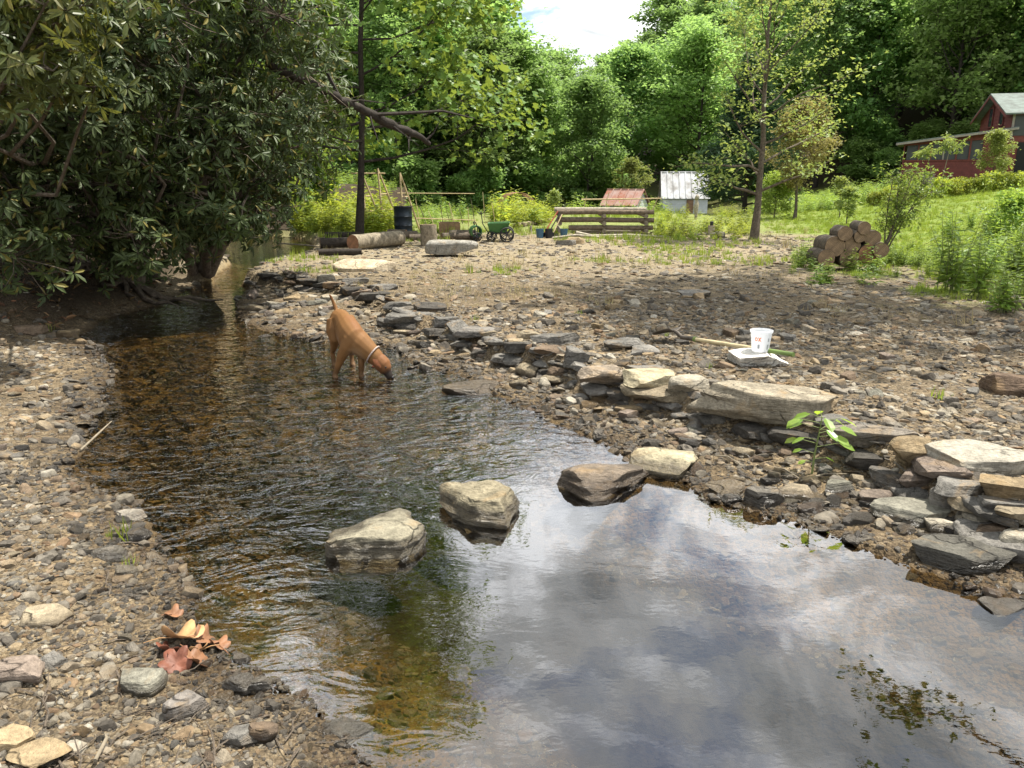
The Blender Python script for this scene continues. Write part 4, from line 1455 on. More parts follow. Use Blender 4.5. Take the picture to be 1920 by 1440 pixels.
# ---- shrubs and herbs on the right
sh = at(1652, 492)
rng = np.random.default_rng(61)
tubes = []; tips = []; dirs = []
for k in range(7):
    az = rng.uniform(-0.9, 0.9)
    p = np.array([rng.normal() * 0.04, rng.normal() * 0.04, 0.0]); d = norm(np.array([0.30 + 0.2 * math.sin(k), 0.15 * math.cos(k * 2), 1.0]))
    pts = [p]
    for j in range(8):
        d = norm(d + rng.normal(size=3) * 0.10 + np.array([0.02, 0, 0.0]))
        p = p + d * 0.235 * (0.8 + 0.06 * (k % 4))
        pts.append(p)
        if j > 1:
            for _ in range(4):
                e = norm(d * 0.6 + rng.normal(size=3) * 0.8)
                ql = rng.uniform(0.15, 0.34)
                tubes.append((np.array([p, p + e * ql * 0.5, p + e * ql]), np.array([0.006, 0.004, 0.002]), 3))
                tips += [p + e * ql * 0.5, p + e * ql]; dirs += [e, e]
    tubes.append((np.array(pts), np.linspace(0.018, 0.004, 9), 5))
root = empty('leafy_shrub', sh, 0, 'slender leaning shrub with small bright leaves beside the log pile', 'shrub')
tri_tubes(tubes).build('stems', M['bark'], root, smooth=60)
new_obj('foliage', leaf_mesh('foliage', M['herb'], *crown_leaves(rng, np.array(tips), np.array(dirs), 6, 0.045, 0.065, 0.032, 'fold', 0.9, 0.2)), root)


def herb_mesh(seed, H, nst, ln, wd, spread, dens=26):
    rng = np.random.default_rng(seed)
    tubes = []; C, D, Nn, Ll, Ww = [], [], [], [], []
    for k in range(nst):
        a_ = rng.uniform(0, 6.28); tilt = rng.uniform(0.02, spread)
        hh = H * rng.uniform(0.6, 1.0)
        p0 = np.array([rng.normal() * 0.06, rng.normal() * 0.06, 0])
        top = p0 + np.array([math.cos(a_) * tilt * hh, math.sin(a_) * tilt * hh, hh])
        mid = (p0 + top) / 2 + rng.normal(size=3) * 0.03 * hh
        tubes.append((np.array([p0, mid, top]), np.array([0.006, 0.0045, 0.002]), 4))
        m = int(dens * hh / H)
        for j in range(m):
            q = 0.12 + 0.88 * j / m
            c = p0 * (1 - q) + top * q + (mid - (p0 + top) / 2) * math.sin(q * math.pi)
            b_ = j * 2.4 + k
            C.append(c); D.append((math.cos(b_), math.sin(b_), rng.uniform(-0.35, 0.45))); Nn.append((rng.normal() * 0.3, rng.normal() * 0.3, 1))
            f_ = 1.1 - 0.6 * q
            Ll.append(ln * f_ * rng.uniform(0.7, 1.2)); Ww.append(wd * f_)
    return tubes, np.array(C), np.array(D, float), np.array(Nn, float), np.array(Ll), np.array(Ww), rng.uniform(0, 1, len(C))


def herb(seed, mat, *a, **kw):
    tubes, C, D, Nn, Ll, Ww, rn = herb_mesh(seed, *a, **kw)
    return tri_tubes(tubes).mesh('stems', M['herb_stem'], 60), leaf_mesh('foliage', mat, C, D, Nn, Ll, Ww, 'long' if len(C) < 400 else 'fold', rn)


M['herb_stem'] = plain('herb_stem', (0.13, 0.16, 0.05), 0.7)
HERBS = [herb(700 + k, M['herb'], 0.70 + 0.08 * k, 7 + k, 0.17, 0.055, 0.5, dens=34) for k in range(4)]


def place_herb(k, loc, s, lab, grp, cat='weed'):
    root = empty('tall_weed', loc, random.random() * 6.28, lab, cat, grp)
    root.scale = (s, s, s)
    new_obj('stems', HERBS[k][0], root)
    new_obj('foliage', HERBS[k][1], root)
    return root


random.seed(4)
HP = np.array([(1745, 480), (1780, 420), (1930, 370), (1960, 600), (1860, 585), (1770, 540)], float)
rng = np.random.default_rng(70)
k = 0
while k < 30:
    q = rng.uniform(HP.min(0), HP.max(0))
    if not inside(np.array([q[0]]), np.array([q[1]]), HP)[0]: continue
    place_herb(rng.integers(4), at(q[0], max(q[1], 430)), rng.uniform(0.55, 1.05), 'tall leafy weed in the thick growth at the foot of the lawn', 'weeds at the foot of the lawn')
    k += 1
place_herb(3, at(1775, 545), 1.15, 'tallest single-stalked weed at the edge of the gravel bench', None)
for q in [(1665, 500), (1690, 500), (1720, 505), (1705, 470), (1740, 520), (1640, 505), (1680, 520), (1500, 500), (1820, 520)]:
    place_herb(rng.integers(4), at(*q), rng.uniform(0.28, 0.5), 'low leafy weed growing around the log pile', 'low weeds around the log pile')
for q in [(1850, 455), (1890, 440), (1915, 470)]:
    place_herb(rng.integers(4), at(*q), rng.uniform(0.8, 1.05), 'bushy dark green weed standing tallest below the lawn', 'dark bushy weeds below the lawn')

for k, (px_, py_, H_) in enumerate([(1890, 465, 0.75)]):
    tree('bushy_shrub', at(px_, py_), 715 + k, M['herb'], M['bark'], H_, 0.015, 0.02, 0.55, 16, 14, 0.08, 0.09, 0.04, 'fold', 'dense dark green shrub in the growth below the lawn', 'shrub', 'shrubs below the lawn', sub=4, elev=(20, 75), flat=0.9)
# hydrangea-like row along the crest of the lawn
hyd = [leaf_mesh('foliage', M['weed'], *crown_leaves(np.random.default_rng(720 + k), norm(np.random.default_rng(k).normal(size=(60, 3)) * np.array([1, 1, 0.9])) * 0.42 + np.array([0, 0, 0.45]), norm(np.random.default_rng(k).normal(size=(60, 3))), 14, 0.10, 0.13, 0.08, 'fold', 0.8, 0.2)) for k in range(2)]
for k in range(10):
    q = 1640 + k * 31
    p = at(q, 372 - k * 4.2, Y=36 - 0.2 * k)
    root = empty('garden_shrub', p, k, 'rounded yellow green shrub in the row along the top of the lawn', 'shrub', 'shrub row above the lawn')
    s = 0.62 + 0.3 * ((k * 37) % 10) / 10
    root.scale = (s, s, s * 1.05)
    new_obj('foliage', hyd[k % 2], root)
    mb = MB()
    for j in range(5):
        mb.tube([(0.03 * math.cos(j), 0.03 * math.sin(j), -0.05), (0.2 * math.cos(j * 1.3), 0.2 * math.sin(j * 1.3), 0.45)], [0.012, 0.006], 4)
    mb.build('stems', M['bark'], root)
tree('rounded_bush', at(1862, 330, Y=42), 731, M['sapling'], M['bark'], 2.3, 0.04, 0.05, 1.0, 18, 22, 0.14, 0.12, 0.07, 'fold', 'rounded pale bush against the red porch', 'shrub', sub=4, elev=(5, 75), flat=0.8)
# spreading sapling with two leaf heads in front of the porch
p0 = at(1765, 335, Y=41)
root = empty('two_headed_sapling', p0, 0, 'thin sapling with two leafy heads in front of the porch', 'tree')
mb = MB()
h1 = np.array([-0.95, 0, 1.9]); h2 = np.array([0.25, 0, 2.25])
mb.tube([(0, 0, -0.05), (-0.12, 0, 0.35), (-0.55, 0, 0.9), tuple(h1)], [0.03, 0.028, 0.022, 0.014], 5)
mb.tube([(-0.02, 0, 0.2), (0.1, 0, 1.0), tuple(h2)], [0.025, 0.02, 0.012], 5)
mb.build('trunk', M['bark_pale'], root, smooth=60)
rng = np.random.default_rng(9)
tp_ = np.concatenate([h1 + rng.normal(size=(26, 3)) * np.array([0.24, 0.24, 0.12]), h2 + rng.normal(size=(40, 3)) * np.array([0.3, 0.3, 0.2])])
new_obj('crown', leaf_mesh('crown', M['sapling'], *crown_leaves(rng, tp_, norm(rng.normal(size=(66, 3))), 7, 0.07, 0.24, 0.07, 'fold', 0.7, 0.4)), root)
for (px_, py_, Y_, H_) in [(1575, 392, 30, 1.5), (1590, 396, 26, 1.1), (1040, 395, 34, 1.0)]:
    tree('thin_sapling', at(px_, py_, Y=Y_), 740 + px_, M['sapling'], M['bark'], H_, 0.02, 0.15, 0.4, 10, 10, 0.08, 0.10, 0.06, 'fold', 'thin young sapling planted at the edge of the garden', 'tree', 'thin garden saplings', sub=3, elev=(20, 70))
tree('garden_bush', at(1452, 398, Y=32), 760, M['herb'], M['bark'], 1.3, 0.03, 0.02, 1.1, 16, 26, 0.13, 0.10, 0.05, 'fold', 'low dark green bush under the bronze round tree', 'shrub', sub=4, elev=(5, 70))
tree('garden_bush', at(1185, 350, Y=62), 761, M['sapling'], M['bark_dark'], 4.2, 0.06, 0.02, 1.6, 18, 20, 0.22, 0.18, 0.1, 'fold', 'pale leaved bush behind the red-roofed coop', 'shrub', sub=4, elev=(5, 70))


# ---- grass and weeds nobody could count
def tuft(seed, n, ln, wd, spread, mat):
    r_ = np.random.default_rng(seed)
    a_ = r_.uniform(0, 6.28, n); ti = np.abs(r_.normal(size=n)) * spread
    d = np.stack([np.cos(a_) * ti, np.sin(a_) * ti, np.ones(n)], 1)
    c = np.stack([r_.normal(size=n) * 0.25 * ln, r_.normal(size=n) * 0.25 * ln, np.zeros(n)], 1)
    nm = norm(np.stack([np.cos(a_), np.sin(a_), np.zeros(n)], 1) + r_.normal(size=(n, 3)) * 0.2)
    return leaf_mesh('tuft', mat, c, d, nm, ln * r_.uniform(0.5, 1.1, n), np.full(n, wd), 'blade', r_.uniform(0, 1, n))


TUFT = proto_collection('grass_tuft', [tuft(800 + k, 16, 1.0, 0.07, 0.45, M['grass']) for k in range(5)])
DRY = proto_collection('straw_tuft', [tuft(820 + k, 12, 1.0, 0.05, 0.8, M['straw']) for k in range(3)])
WEED = proto_collection('weed_clump', [herb(830 + k, M['weed'], 1.0, 6, 0.30, 0.075, 0.35, dens=14)[1] for k in range(4)])
HERBC = proto_collection('herb_clump', [herb(840 + k, M['herb'], 1.0, 6, 0.30, 0.075, 0.35, dens=14)[1] for k in range(4)])


def field(name, x, y, s, coll, nc, seed, label, keepf=None):
    r_ = np.random.default_rng(seed)
    h, gr, so, be, d, dw = terrain(x, y)
    keep = (d > 0.1)
    if keepf is not None: keep &= keepf(x, y, gr, so, d, dw, r_.uniform(size=len(x)))
    x, y, h, s = x[keep], y[keep], h[keep], s[keep]
    n = len(x)
    s = s * np.exp(r_.normal(size=n) * 0.3)
    scatter(name, np.stack([x, y, h - 0.01], 1), np.stack([r_.normal(size=n) * 0.08, r_.normal(size=n) * 0.08, r_.uniform(0, 6.28, n)], 1),
            np.stack([s, s, s * r_.uniform(0.8, 1.2, n)], 1), r_.integers(0, nc, n), coll, label)


def litter_leaf(seed):
    r_ = np.random.default_rng(seed)
    return leaf_mesh('litter', M['litter'], np.zeros((1, 3)), np.array([[1.0, 0, 0.1]]), np.array([[0.1, 0.15, 1.0]]), np.array([1.0]), np.array([0.42]), 'long', r_.uniform(0, 1, 1))


M['litter'] = leaf_mat('leaf_litter', (0.07, 0.045, 0.025), (0.20, 0.12, 0.06), (0.1, 0.06, 0.03), 0.1, 0.7, 0.2, 0.5)
LIT = proto_collection('litter_leaf', [litter_leaf(850 + k) for k in range(6)])
x, y, rr, r_ = polar(9000, 6.0, 20, -48, -14, 88)
h, gr, so, be, d, dw = terrain(x, y)
kp = (d > 0.05) & (so > 0.25)
x, y, h = x[kp], y[kp], h[kp]; n = len(x); s = r_.uniform(0.05, 0.14, n)
scatter('leaf_litter', np.stack([x, y, h + 0.012], 1), np.stack([r_.normal(size=n) * 0.4, r_.normal(size=n) * 0.4, r_.uniform(0, 6.28, n)], 1), np.stack([s, s, s], 1), r_.integers(0, 6, n), LIT, 'dead leaves littering the bank under the rhododendron')
r_ = np.random.default_rng(90)
x, y, rr, _ = polar(30000, 9, 62, 4, 44, 91)
field('lawn_grass', x, y, 0.05 + 0.0018 * rr, TUFT, 5, 92, 'short bright grass of the sloping lawn', lambda x, y, gr, so, d, dw, q: (q < gr * 1.1 - 0.1) & (q > so) & (x > lawn_x(y) - 1.5))
x, y, rr, _ = polar(9000, 20, 62, -34, 12, 93)
field('meadow_grass', x, y, 0.12 + 0.002 * rr, TUFT, 5, 94, 'rough grass and weeds of the garden meadow', lambda x, y, gr, so, d, dw, q: (q < 0.7) & (fbm2(x, y, 0.35, 2, 5) > -0.1) & (q > so) & (x < lawn_x(y)))
x, y, rr, _ = polar(5000, 8.5, 22, -22, 34, 95)
field('bench_grass', x, y, 0.06 + 0.003 * rr, TUFT, 5, 96, 'thin grass sprouting through the gravel bench', lambda x, y, gr, so, d, dw, q: (dw > 0.2) & (y > 11.5) & (fbm2(x, y, 0.55, 3, 15) + 0.25 * sstep(9, 15, y) * (x > 1) > 0.42))
x, y, rr, _ = polar(2500, 9, 30, -20, 34, 97)
field('straw', x, y, 0.07 + 0.002 * rr, DRY, 3, 98, 'dry straw scattered on the bare ground', lambda x, y, gr, so, d, dw, q: (dw > 0.2) & (fbm2(x, y, 0.5, 3, 25) > 0.1))


def patch(name, px0, px1, Y0, Y1, n, s, coll, seed, label, thr=-0.3):
    r_ = np.random.default_rng(seed)
    Y = r_.uniform(Y0, Y1, n); q = r_.uniform(px0, px1, n)
    field(name, (q - 960) / F * Y, Y, np.full(n, s), coll, 4, seed + 1, label, lambda x, y, gr, so, d, dw, qq: fbm2(x, y, 0.5, 2, seed) > thr)


patch('garden_weeds', 560, 745, 22, 32, 420, 0.75, WEED, 851, 'dense sunlit yellow green weeds behind the drum')
patch('garden_greens', 925, 1035, 25, 36, 260, 0.65, WEED, 861, 'sunlit garden plants below the wire arch')
patch('bean_rows', 770, 930, 24, 40, 170, 0.45, HERBC, 871, 'low vegetable rows between the bean poles', 0.0)
patch('log_edge_weeds', 1230, 1400, 20, 34, 260, 0.42, WEED, 881, 'low weeds around the carved post', -0.1)
patch('wood_edge_herbs', 1400, 1700, 36, 54, 700, 0.6, HERBC, 891, 'dark herb border below the wood')
patch('lawn_foot_weeds', 1480, 1960, 11, 15, 360, 0.28, HERBC, 895, 'lush low weeds where lawn meets gravel', -0.25)
patch('meadow_edge_weeds', 520, 1240, 40, 58, 900, 0.7, HERBC, 899, 'dark tall weeds along the meadow edge', 0.0)
# ------------------------------------------------------------------ the dog
FUR = (0.42, 0.225, 0.085)


def dog_mat():
    m, t, b = newmat('dog_coat')
    A = lambda nm: N(t, 'ShaderNodeAttribute', attribute_name=nm).outputs['Fac']
    tcx = N(t, 'ShaderNodeTexCoord')
    n = noise(t, tcx.outputs['Object'], 14.0, 4.0, 0.6)
    c = mixc(t, n, (0.13, 0.062, 0.022), (0.205, 0.105, 0.040))
    c = mixc(t, A('pale'), c, (0.26, 0.165, 0.09))
    c = mixc(t, A('red'), c, (0.155, 0.066, 0.028))
    gs = N(t, 'ShaderNodeSeparateXYZ'); L(t, tcx.outputs['Object'], gs.inputs[0])
    wf = N(t, 'ShaderNodeMapRange', i_1=0.09, i_2=0.15, i_3=0.6, i_4=0.0); L(t, mth(t, 'MULTIPLY_ADD', n, 0.05, gs.outputs['Z']), wf.inputs[0])
    c = mixc(t, wf.outputs[0], c, (0.05, 0.026, 0.012))      # wet legs
    c = mixc(t, A('mask'), c, (0.022, 0.017, 0.014))
    L(t, c, b.inputs['Base Color'])
    b.inputs['Roughness'].default_value = 0.62
    b.inputs['Specular IOR Level'].default_value = 0.15
    mp = N(t, 'ShaderNodeMapping'); mp.inputs['Scale'].default_value = (1, 1, 0.35)
    L(t, tcx.outputs['Object'], mp.inputs[0])
    bump(t, b, noise(t, mp.outputs[0], 160.0, 3.0, 0.6), 0.18, 0.006)
    return m


M['dog'] = dog_mat()
lf = P(678, 711, -0.03)
DH = R(-57)
dog = empty('dog', (lf[0], lf[1], -0.02), DH, 'short-haired tan dog wading in the riffle with its nose to the water', 'dog')
dog.scale = (1.0, 1.0, 1.1)
db = MB()
# trunk, rump to chest (radius: sideways, upright)
db.tube([(-0.60, 0.03, 0.405), (-0.575, 0.03, 0.40), (-0.50, 0.025, 0.392), (-0.40, 0.01, 0.398), (-0.29, -0.015, 0.385), (-0.18, -0.035, 0.355), (-0.08, -0.045, 0.322), (0.0, -0.04, 0.295), (0.05, -0.02, 0.262)],
        [(0.042, 0.042), (0.082, 0.086), (0.098, 0.100), (0.082, 0.088), (0.088, 0.106), (0.108, 0.134), (0.114, 0.142), (0.104, 0.126), (0.066, 0.078)], 16)
# neck and head
db.tube([(-0.03, -0.03, 0.315), (0.04, 0.0, 0.275), (0.10, 0.05, 0.222), (0.14, 0.09, 0.175), (0.165, 0.115, 0.14)], [0.105, 0.098, 0.080, 0.068, 0.058], 14)
db.tube([(0.135, 0.085, 0.185), (0.158, 0.108, 0.155), (0.182, 0.132, 0.122), (0.198, 0.146, 0.088), (0.208, 0.155, 0.06)], [0.048, 0.068, 0.070, 0.056, 0.036], 14)
db.tube([(0.192, 0.142, 0.095), (0.212, 0.160, 0.058), (0.224, 0.170, 0.034), (0.230, 0.175, 0.018)], [0.040, 0.036, 0.034, 0.026], 12)
# tail
db.tube([(-0.575, 0.03, 0.43), (-0.61, 0.025, 0.485), (-0.625, 0.01, 0.535), (-0.62, -0.01, 0.58), (-0.605, -0.03, 0.605)], [0.026, 0.020, 0.016, 0.013, 0.009], 8)


def leg(pts, rad):
    db.tube(pts, rad, 10)


# right foreleg reaching back, left foreleg upright
leg([(0.0, -0.085, 0.33), (-0.015, -0.115, 0.26), (-0.055, -0.150, 0.185), (-0.065, -0.165, 0.145), (-0.085, -0.19, 0.075), (-0.10, -0.205, 0.025), (-0.085, -0.207, 0.008)],
    [0.062, 0.060, 0.046, 0.036, 0.026, 0.024, 0.028])
leg([(-0.105, -0.205, 0.012), (-0.07, -0.205, 0.006), (-0.045, -0.203, 0.0)], [0.026, 0.026, 0.018])
leg([(-0.01, 0.02, 0.30), (-0.015, 0.03, 0.23), (-0.02, 0.02, 0.17), (-0.008, 0.008, 0.10), (-0.008, 0.002, 0.03), (0.0, 0.0, 0.01)], [0.06, 0.055, 0.038, 0.028, 0.024, 0.028])
leg([(-0.01, 0.0, 0.01), (0.02, 0.0, 0.006), (0.045, 0.0, 0.0)], [0.026, 0.026, 0.018])
# hind legs: thigh, knee forward, hock back, upright shank
for sy, dx_ in ((-1, 0.0), (1, 0.05)):
    y0 = 0.03 + sy * 0.055
    leg([(-0.52 + dx_ * 0.3, y0, 0.40), (-0.485 + dx_, y0 + sy * 0.022, 0.31), (-0.455 + dx_, y0 + sy * 0.03, 0.245), (-0.50 + dx_, y0 + sy * 0.028, 0.175), (-0.555 + dx_, y0 + sy * 0.025, 0.125),
         (-0.545 + dx_, y0 + sy * 0.025, 0.06), (-0.53 + dx_, y0 + sy * 0.025, 0.015)], [0.075, 0.078, 0.055, 0.034, 0.025, 0.021, 0.025])
    leg([(-0.54 + dx_, y0 + sy * 0.025, 0.01), (-0.51 + dx_, y0 + sy * 0.025, 0.006), (-0.485 + dx_, y0 + sy * 0.025, 0.0)], [0.026, 0.026, 0.018])
tmp = db.build('dog_tmp')
rm = tmp.modifiers.new('r', 'REMESH'); rm.mode = 'VOXEL'; rm.voxel_size = 0.0065
sm = tmp.modifiers.new('s', 'SMOOTH'); sm.iterations = 9; sm.factor = 0.5
dg = bpy.context.evaluated_depsgraph_get()
bm_ = bpy.data.meshes.new_from_object(tmp.evaluated_get(dg))
bpy.data.objects.remove(tmp)
bm_.name = 'body'
nv = len(bm_.vertices)
co = np.zeros(nv * 3, np.float32); bm_.vertices.foreach_get('co', co); co = co.reshape(-1, 3).astype(float)
# ribs and muscle relief
ribs = np.sin(co[:, 0] * 95 + co[:, 2] * 20) * sstep(-0.36, -0.30, co[:, 0]) * (1 - sstep(-0.18, -0.12, co[:, 0])) * sstep(0.26, 0.33, co[:, 2]) * (1 - sstep(0.40, 0.43, co[:, 2]))
co[:, 1] += -np.sign(0.0 - co[:, 1] - 0.02) * ribs * 0.0018
bm_.vertices.foreach_set('co', np.ascontiguousarray(co, np.float32).ravel())
hd = np.array([0.18, 0.13, 0.12])
muz = np.linalg.norm(co - np.array([0.226, 0.172, 0.022]), axis=1)
mask = 1 - sstep(0.055, 0.10, muz)
red = (1 - sstep(0.09, 0.13, np.linalg.norm(co - np.array([0.185, 0.135, 0.115]), axis=1))) * 0.7
red = np.maximum(red, sstep(0.52, 0.6, co[:, 2]) * 0.6)
red = np.maximum(red, 0.55 * (1 - sstep(0.02, 0.07, np.abs(co[:, 1] + 0.02))) * sstep(0.36, 0.42, co[:, 2]) * sstep(-0.25, -0.1, co[:, 0]))
pale = (1 - sstep(0.04, 0.11, np.linalg.norm(co - np.array([0.06, -0.06, 0.19]), axis=1))) * 0.8
pale = np.maximum(pale, 0.5 * (1 - sstep(0.02, 0.09, co[:, 2])))
for an, av in (('mask', mask), ('red', red), ('pale', pale)):
    at_ = bm_.attributes.new(an, 'FLOAT', 'POINT'); at_.data.foreach_set('value', np.ascontiguousarray(av, np.float32))
bm_.materials.clear(); bm_.materials.append(M['dog'])
bm_.polygons.foreach_set('use_smooth', np.ones(len(bm_.polygons), bool))
bm_.update()
new_obj('body', bm_, dog)
M['ear'] = plain('dog_ear', (0.085, 0.032, 0.014), 0.75, 0, 40, 0.3, 0, 0.1)
for sy in (-1, 1):
    e0 = np.array([0.155, 0.11, 0.165]); lat = np.array([-0.62, 0.78, 0]) * sy * 0.056
    p0 = e0 + lat * 0.85
    mb = MB()
    mb.tube([tuple(p0 + np.array([-0.012, -0.008, 0.022])), tuple(p0 + lat * 0.32 + np.array([0.006, 0.006, 0.006])), tuple(p0 + lat * 0.46 + np.array([0.022, 0.018, -0.022])), tuple(p0 + lat * 0.42 + np.array([0.036, 0.028, -0.048]))],
            [(0.030, 0.009), (0.036, 0.008), (0.030, 0.007), (0.010, 0.004)], 10)
    mb.build('ear', M['ear'], dog, smooth=70)
M['black'] = plain('black', (0.012, 0.012, 0.012), 0.25)
for sy in (-1, 1):
    v_, f_ = ico(2)
    pe = np.array([0.206, 0.150, 0.105]) + np.array([-0.62, 0.78, 0]) * sy * 0.044 + np.array([0.012, 0.010, 0.012])
    new_obj('eye', mesh_np('eye', v_ * 0.008, f_, M['black'], True), dog, pe)
v_, f_ = ico(3)
new_obj('nose', mesh_np('nose', v_ * np.array([0.016, 0.016, 0.013]), f_, M['black'], True), dog, (0.243, 0.186, 0.028))
# braided collar
M['collar'] = plain('collar', (0.32, 0.26, 0.23), 0.7, 0, 120, 0.6)
ax = Vector((0.05, 0.047, -0.052)).normalized()
u_ = ax.orthogonal().normalized(); w_ = ax.cross(u_)
cc = Vector((0.118, 0.068, 0.205))
mb = MB()
ring = [cc + (u_ * math.cos(q) + w_ * math.sin(q)) * 0.081 for q in np.linspace(0, 2 * math.pi, 29)]
mb.tube(ring, 0.0065, 7, cap=False)
mb.build('collar', M['collar'], dog, smooth=60)
M['tagm'] = plain('collar_tag', (0.45, 0.08, 0.06), 0.5)
mb = MB(); mb.tube([cc - Vector((0, 0, 0.075)), cc - Vector((0, 0, 0.10))], [0.010, 0.010], 8)
mb.build('collar_tag', M['tagm'], dog)


# ------------------------------------------------------------------ bucket and shovel on the bench
def find_top(name_label):
    for o in bpy.data.objects:
        if o.get('label') == name_label: return o


br = find_top('white flat-topped rock carrying the plastic bucket')
zs = np.array([v.co[:] for v in br.data.vertices])
bp_ = P(1425, 657, br.location.z + zs[:, 2].max() * 0.9)
rot = Matrix.Rotation(br.rotation_euler.z, 3, 'Z')
wz = np.array([tuple(rot @ Vector(q)) for q in zs]) + np.array(br.location)
near_ = np.hypot(wz[:, 0] - bp_[0], wz[:, 1] - bp_[1]) < 0.06
btop = wz[near_, 2].max() if near_.any() else wz[:, 2].max()
m, t, b = newmat('clear_plastic')
b.inputs['Base Color'].default_value = (0.82, 0.84, 0.86, 1); b.inputs['Roughness'].default_value = 0.35
tl = N(t, 'ShaderNodeBsdfTranslucent'); tl.inputs['Color'].default_value = (0.85, 0.87, 0.9, 1)
tp2 = N(t, 'ShaderNodeBsdfTransparent')
mx1 = N(t, 'ShaderNodeMixShader', i_0=0.5); L(t, b.outputs[0], mx1.inputs[1]); L(t, tl.outputs[0], mx1.inputs[2])
mx2 = N(t, 'ShaderNodeMixShader', i_0=0.22); L(t, mx1.outputs[0], mx2.inputs[1]); L(t, tp2.outputs[0], mx2.inputs[2])
L(t, mx2.outputs[0], t.nodes['Material Output'].inputs['Surface'])
M['plastic'] = m
bk = empty('plastic_bucket', (bp_[0], bp_[1], btop - 0.004), 0, 'small translucent white plastic bucket with an orange logo on the white rock', 'bucket')
mb = MB()
S_ = 1.05
mb.lathe((0, 0, 0), [(0.0, 0.0), (0.058 * S_, 0.0), (0.062 * S_, 0.006), (0.077 * S_, 0.158), (0.0745 * S_, 0.158), (0.060 * S_, 0.008), (0.0, 0.006)], 32)
mb.build('body', M['plastic'], bk, smooth=40)
mb = MB(); mb.lathe((0, 0, 0), [(0.0775 * S_, 0.148), (0.083 * S_, 0.150), (0.084 * S_, 0.166), (0.0800 * S_, 0.168), (0.0775 * S_, 0.160)], 32)
mb.build('rim', M['plastic'], bk, smooth=40)
M['orange'] = plain('orange_print', (0.85, 0.22, 0.03), 0.5)
M['greyprint'] = plain('grey_print', (0.30, 0.32, 0.34), 0.5)


def on_bucket(name, mat, a0, a1, z0, z1, parent):
    mb = MB(); n_ = 6
    vs = []
    for q in np.linspace(a0, a1, n_):
        for z in (z0, z1):
            r = (0.062 + (z - 0.006) / 0.152 * 0.015) * S_ + 0.0012
            vs.append((r * math.sin(q), -r * math.cos(q), z))
    mb.add(vs, [(2 * i, 2 * i + 2, 2 * i + 3, 2 * i + 1) for i in range(n_ - 1)])
    return mb.build(name, mat, parent)


# the orange letters "DX" as far as they can be read, plus grey blocks of small print and measuring marks
def stroke(a0, z0, a1, z1, w):
    mb = MB(); vs = []
    for (a_, z) in ((a0, z0), (a1, z1)):
        for k in (-1, 1):
            r = (0.062 + (z - 0.006) / 0.152 * 0.015) * S_ + 0.0014
            aa = a_ + k * w
            vs.append((r * math.sin(aa), -r * math.cos(aa), z))
    mb.add(vs, [(0, 1, 3, 2)])
    return mb


def letter_o(a, w, z0, z1):
    n_ = 14; vs = []
    for k in range(n_):
        q = 2 * math.pi * k / n_
        for s_ in (1.0, 0.55):
            z = (z0 + z1) / 2 + (z1 - z0) / 2 * math.sin(q) * s_
            aa = a + w * math.cos(q) * s_
            r = (0.062 + (z - 0.006) / 0.152 * 0.015) * S_ + 0.0014
            vs.append((r * math.sin(aa), -r * math.cos(aa), z))
    mb = MB(); mb.add(vs, [(2 * k, 2 * ((k + 1) % n_), 2 * ((k + 1) % n_) + 1, 2 * k + 1) for k in range(n_)])
    return mb


A0 = -0.62
letter_o(A0 - 0.16, 0.15, 0.088, 0.120).build('printed_letter', M['orange'], bk)
mbx = stroke(A0 + 0.06, 0.088, A0 + 0.30, 0.120, 0.05)
mby = stroke(A0 + 0.30, 0.088, A0 + 0.06, 0.120, 0.05)
mbx.add(mby.v, mby.f)
mbx.build('printed_letter', M['orange'], bk)
on_bucket('small_print', M['greyprint'], -0.62, -0.40, 0.030, 0.062, bk)
on_bucket('small_print', M['greyprint'], 0.42, 0.68, 0.022, 0.062, bk)
on_bucket('small_print', M['greyprint'], 0.45, 0.62, 0.085, 0.112, bk)

# shovel: blade on the ground, handle resting on the white rock
pa = np.array(P(1278, 632, GZ(*P(1278, 632, 0.25)[:2]) + 0.09))
pb = np.array(P(1488, 665, btop + 0.012))
M['steel'] = plain('rusty_steel', (0.10, 0.085, 0.07), 0.6, 0.6, 20, 0.4)
M['ash'] = plain('ash_handle', (0.43, 0.36, 0.21), 0.6, 0, 12, 0.25)
M['green_paint'] = plain('green_grip', (0.13, 0.19, 0.05), 0.5)
shv = empty('shovel', tuple(pa), 0, 'long-handled shovel with a green grip lying across the white rock', 'shovel')
dv = pb - pa
mb = MB(); mb.tube([(0, 0, 0), tuple(dv * 0.5), tuple(dv * 0.80)], 0.0165, 10); mb.build('handle', M['ash'], shv, smooth=50)
mb = MB(); mb.tube([tuple(dv * 0.80), tuple(dv)], 0.0185, 10); mb.build('grip', M['green_paint'], shv, smooth=50)
mb = MB(); mb.tube([tuple(dv * 0.13), tuple(dv * 0.0), tuple(-dv * 0.03 + np.array([-0.01, 0, 0.03])), tuple(-dv * 0.075 + np.array([-0.01, 0, 0.05]))], [0.021, 0.02, 0.018, 0.014], 10)
mb.build('socket', M['steel'], shv, smooth=50)
mb = MB(); mb.tube([tuple(dv * 0.125), tuple(dv * 0.145)], 0.0225, 10); mb.build('socket_band', M['green_paint'], shv, smooth=50)
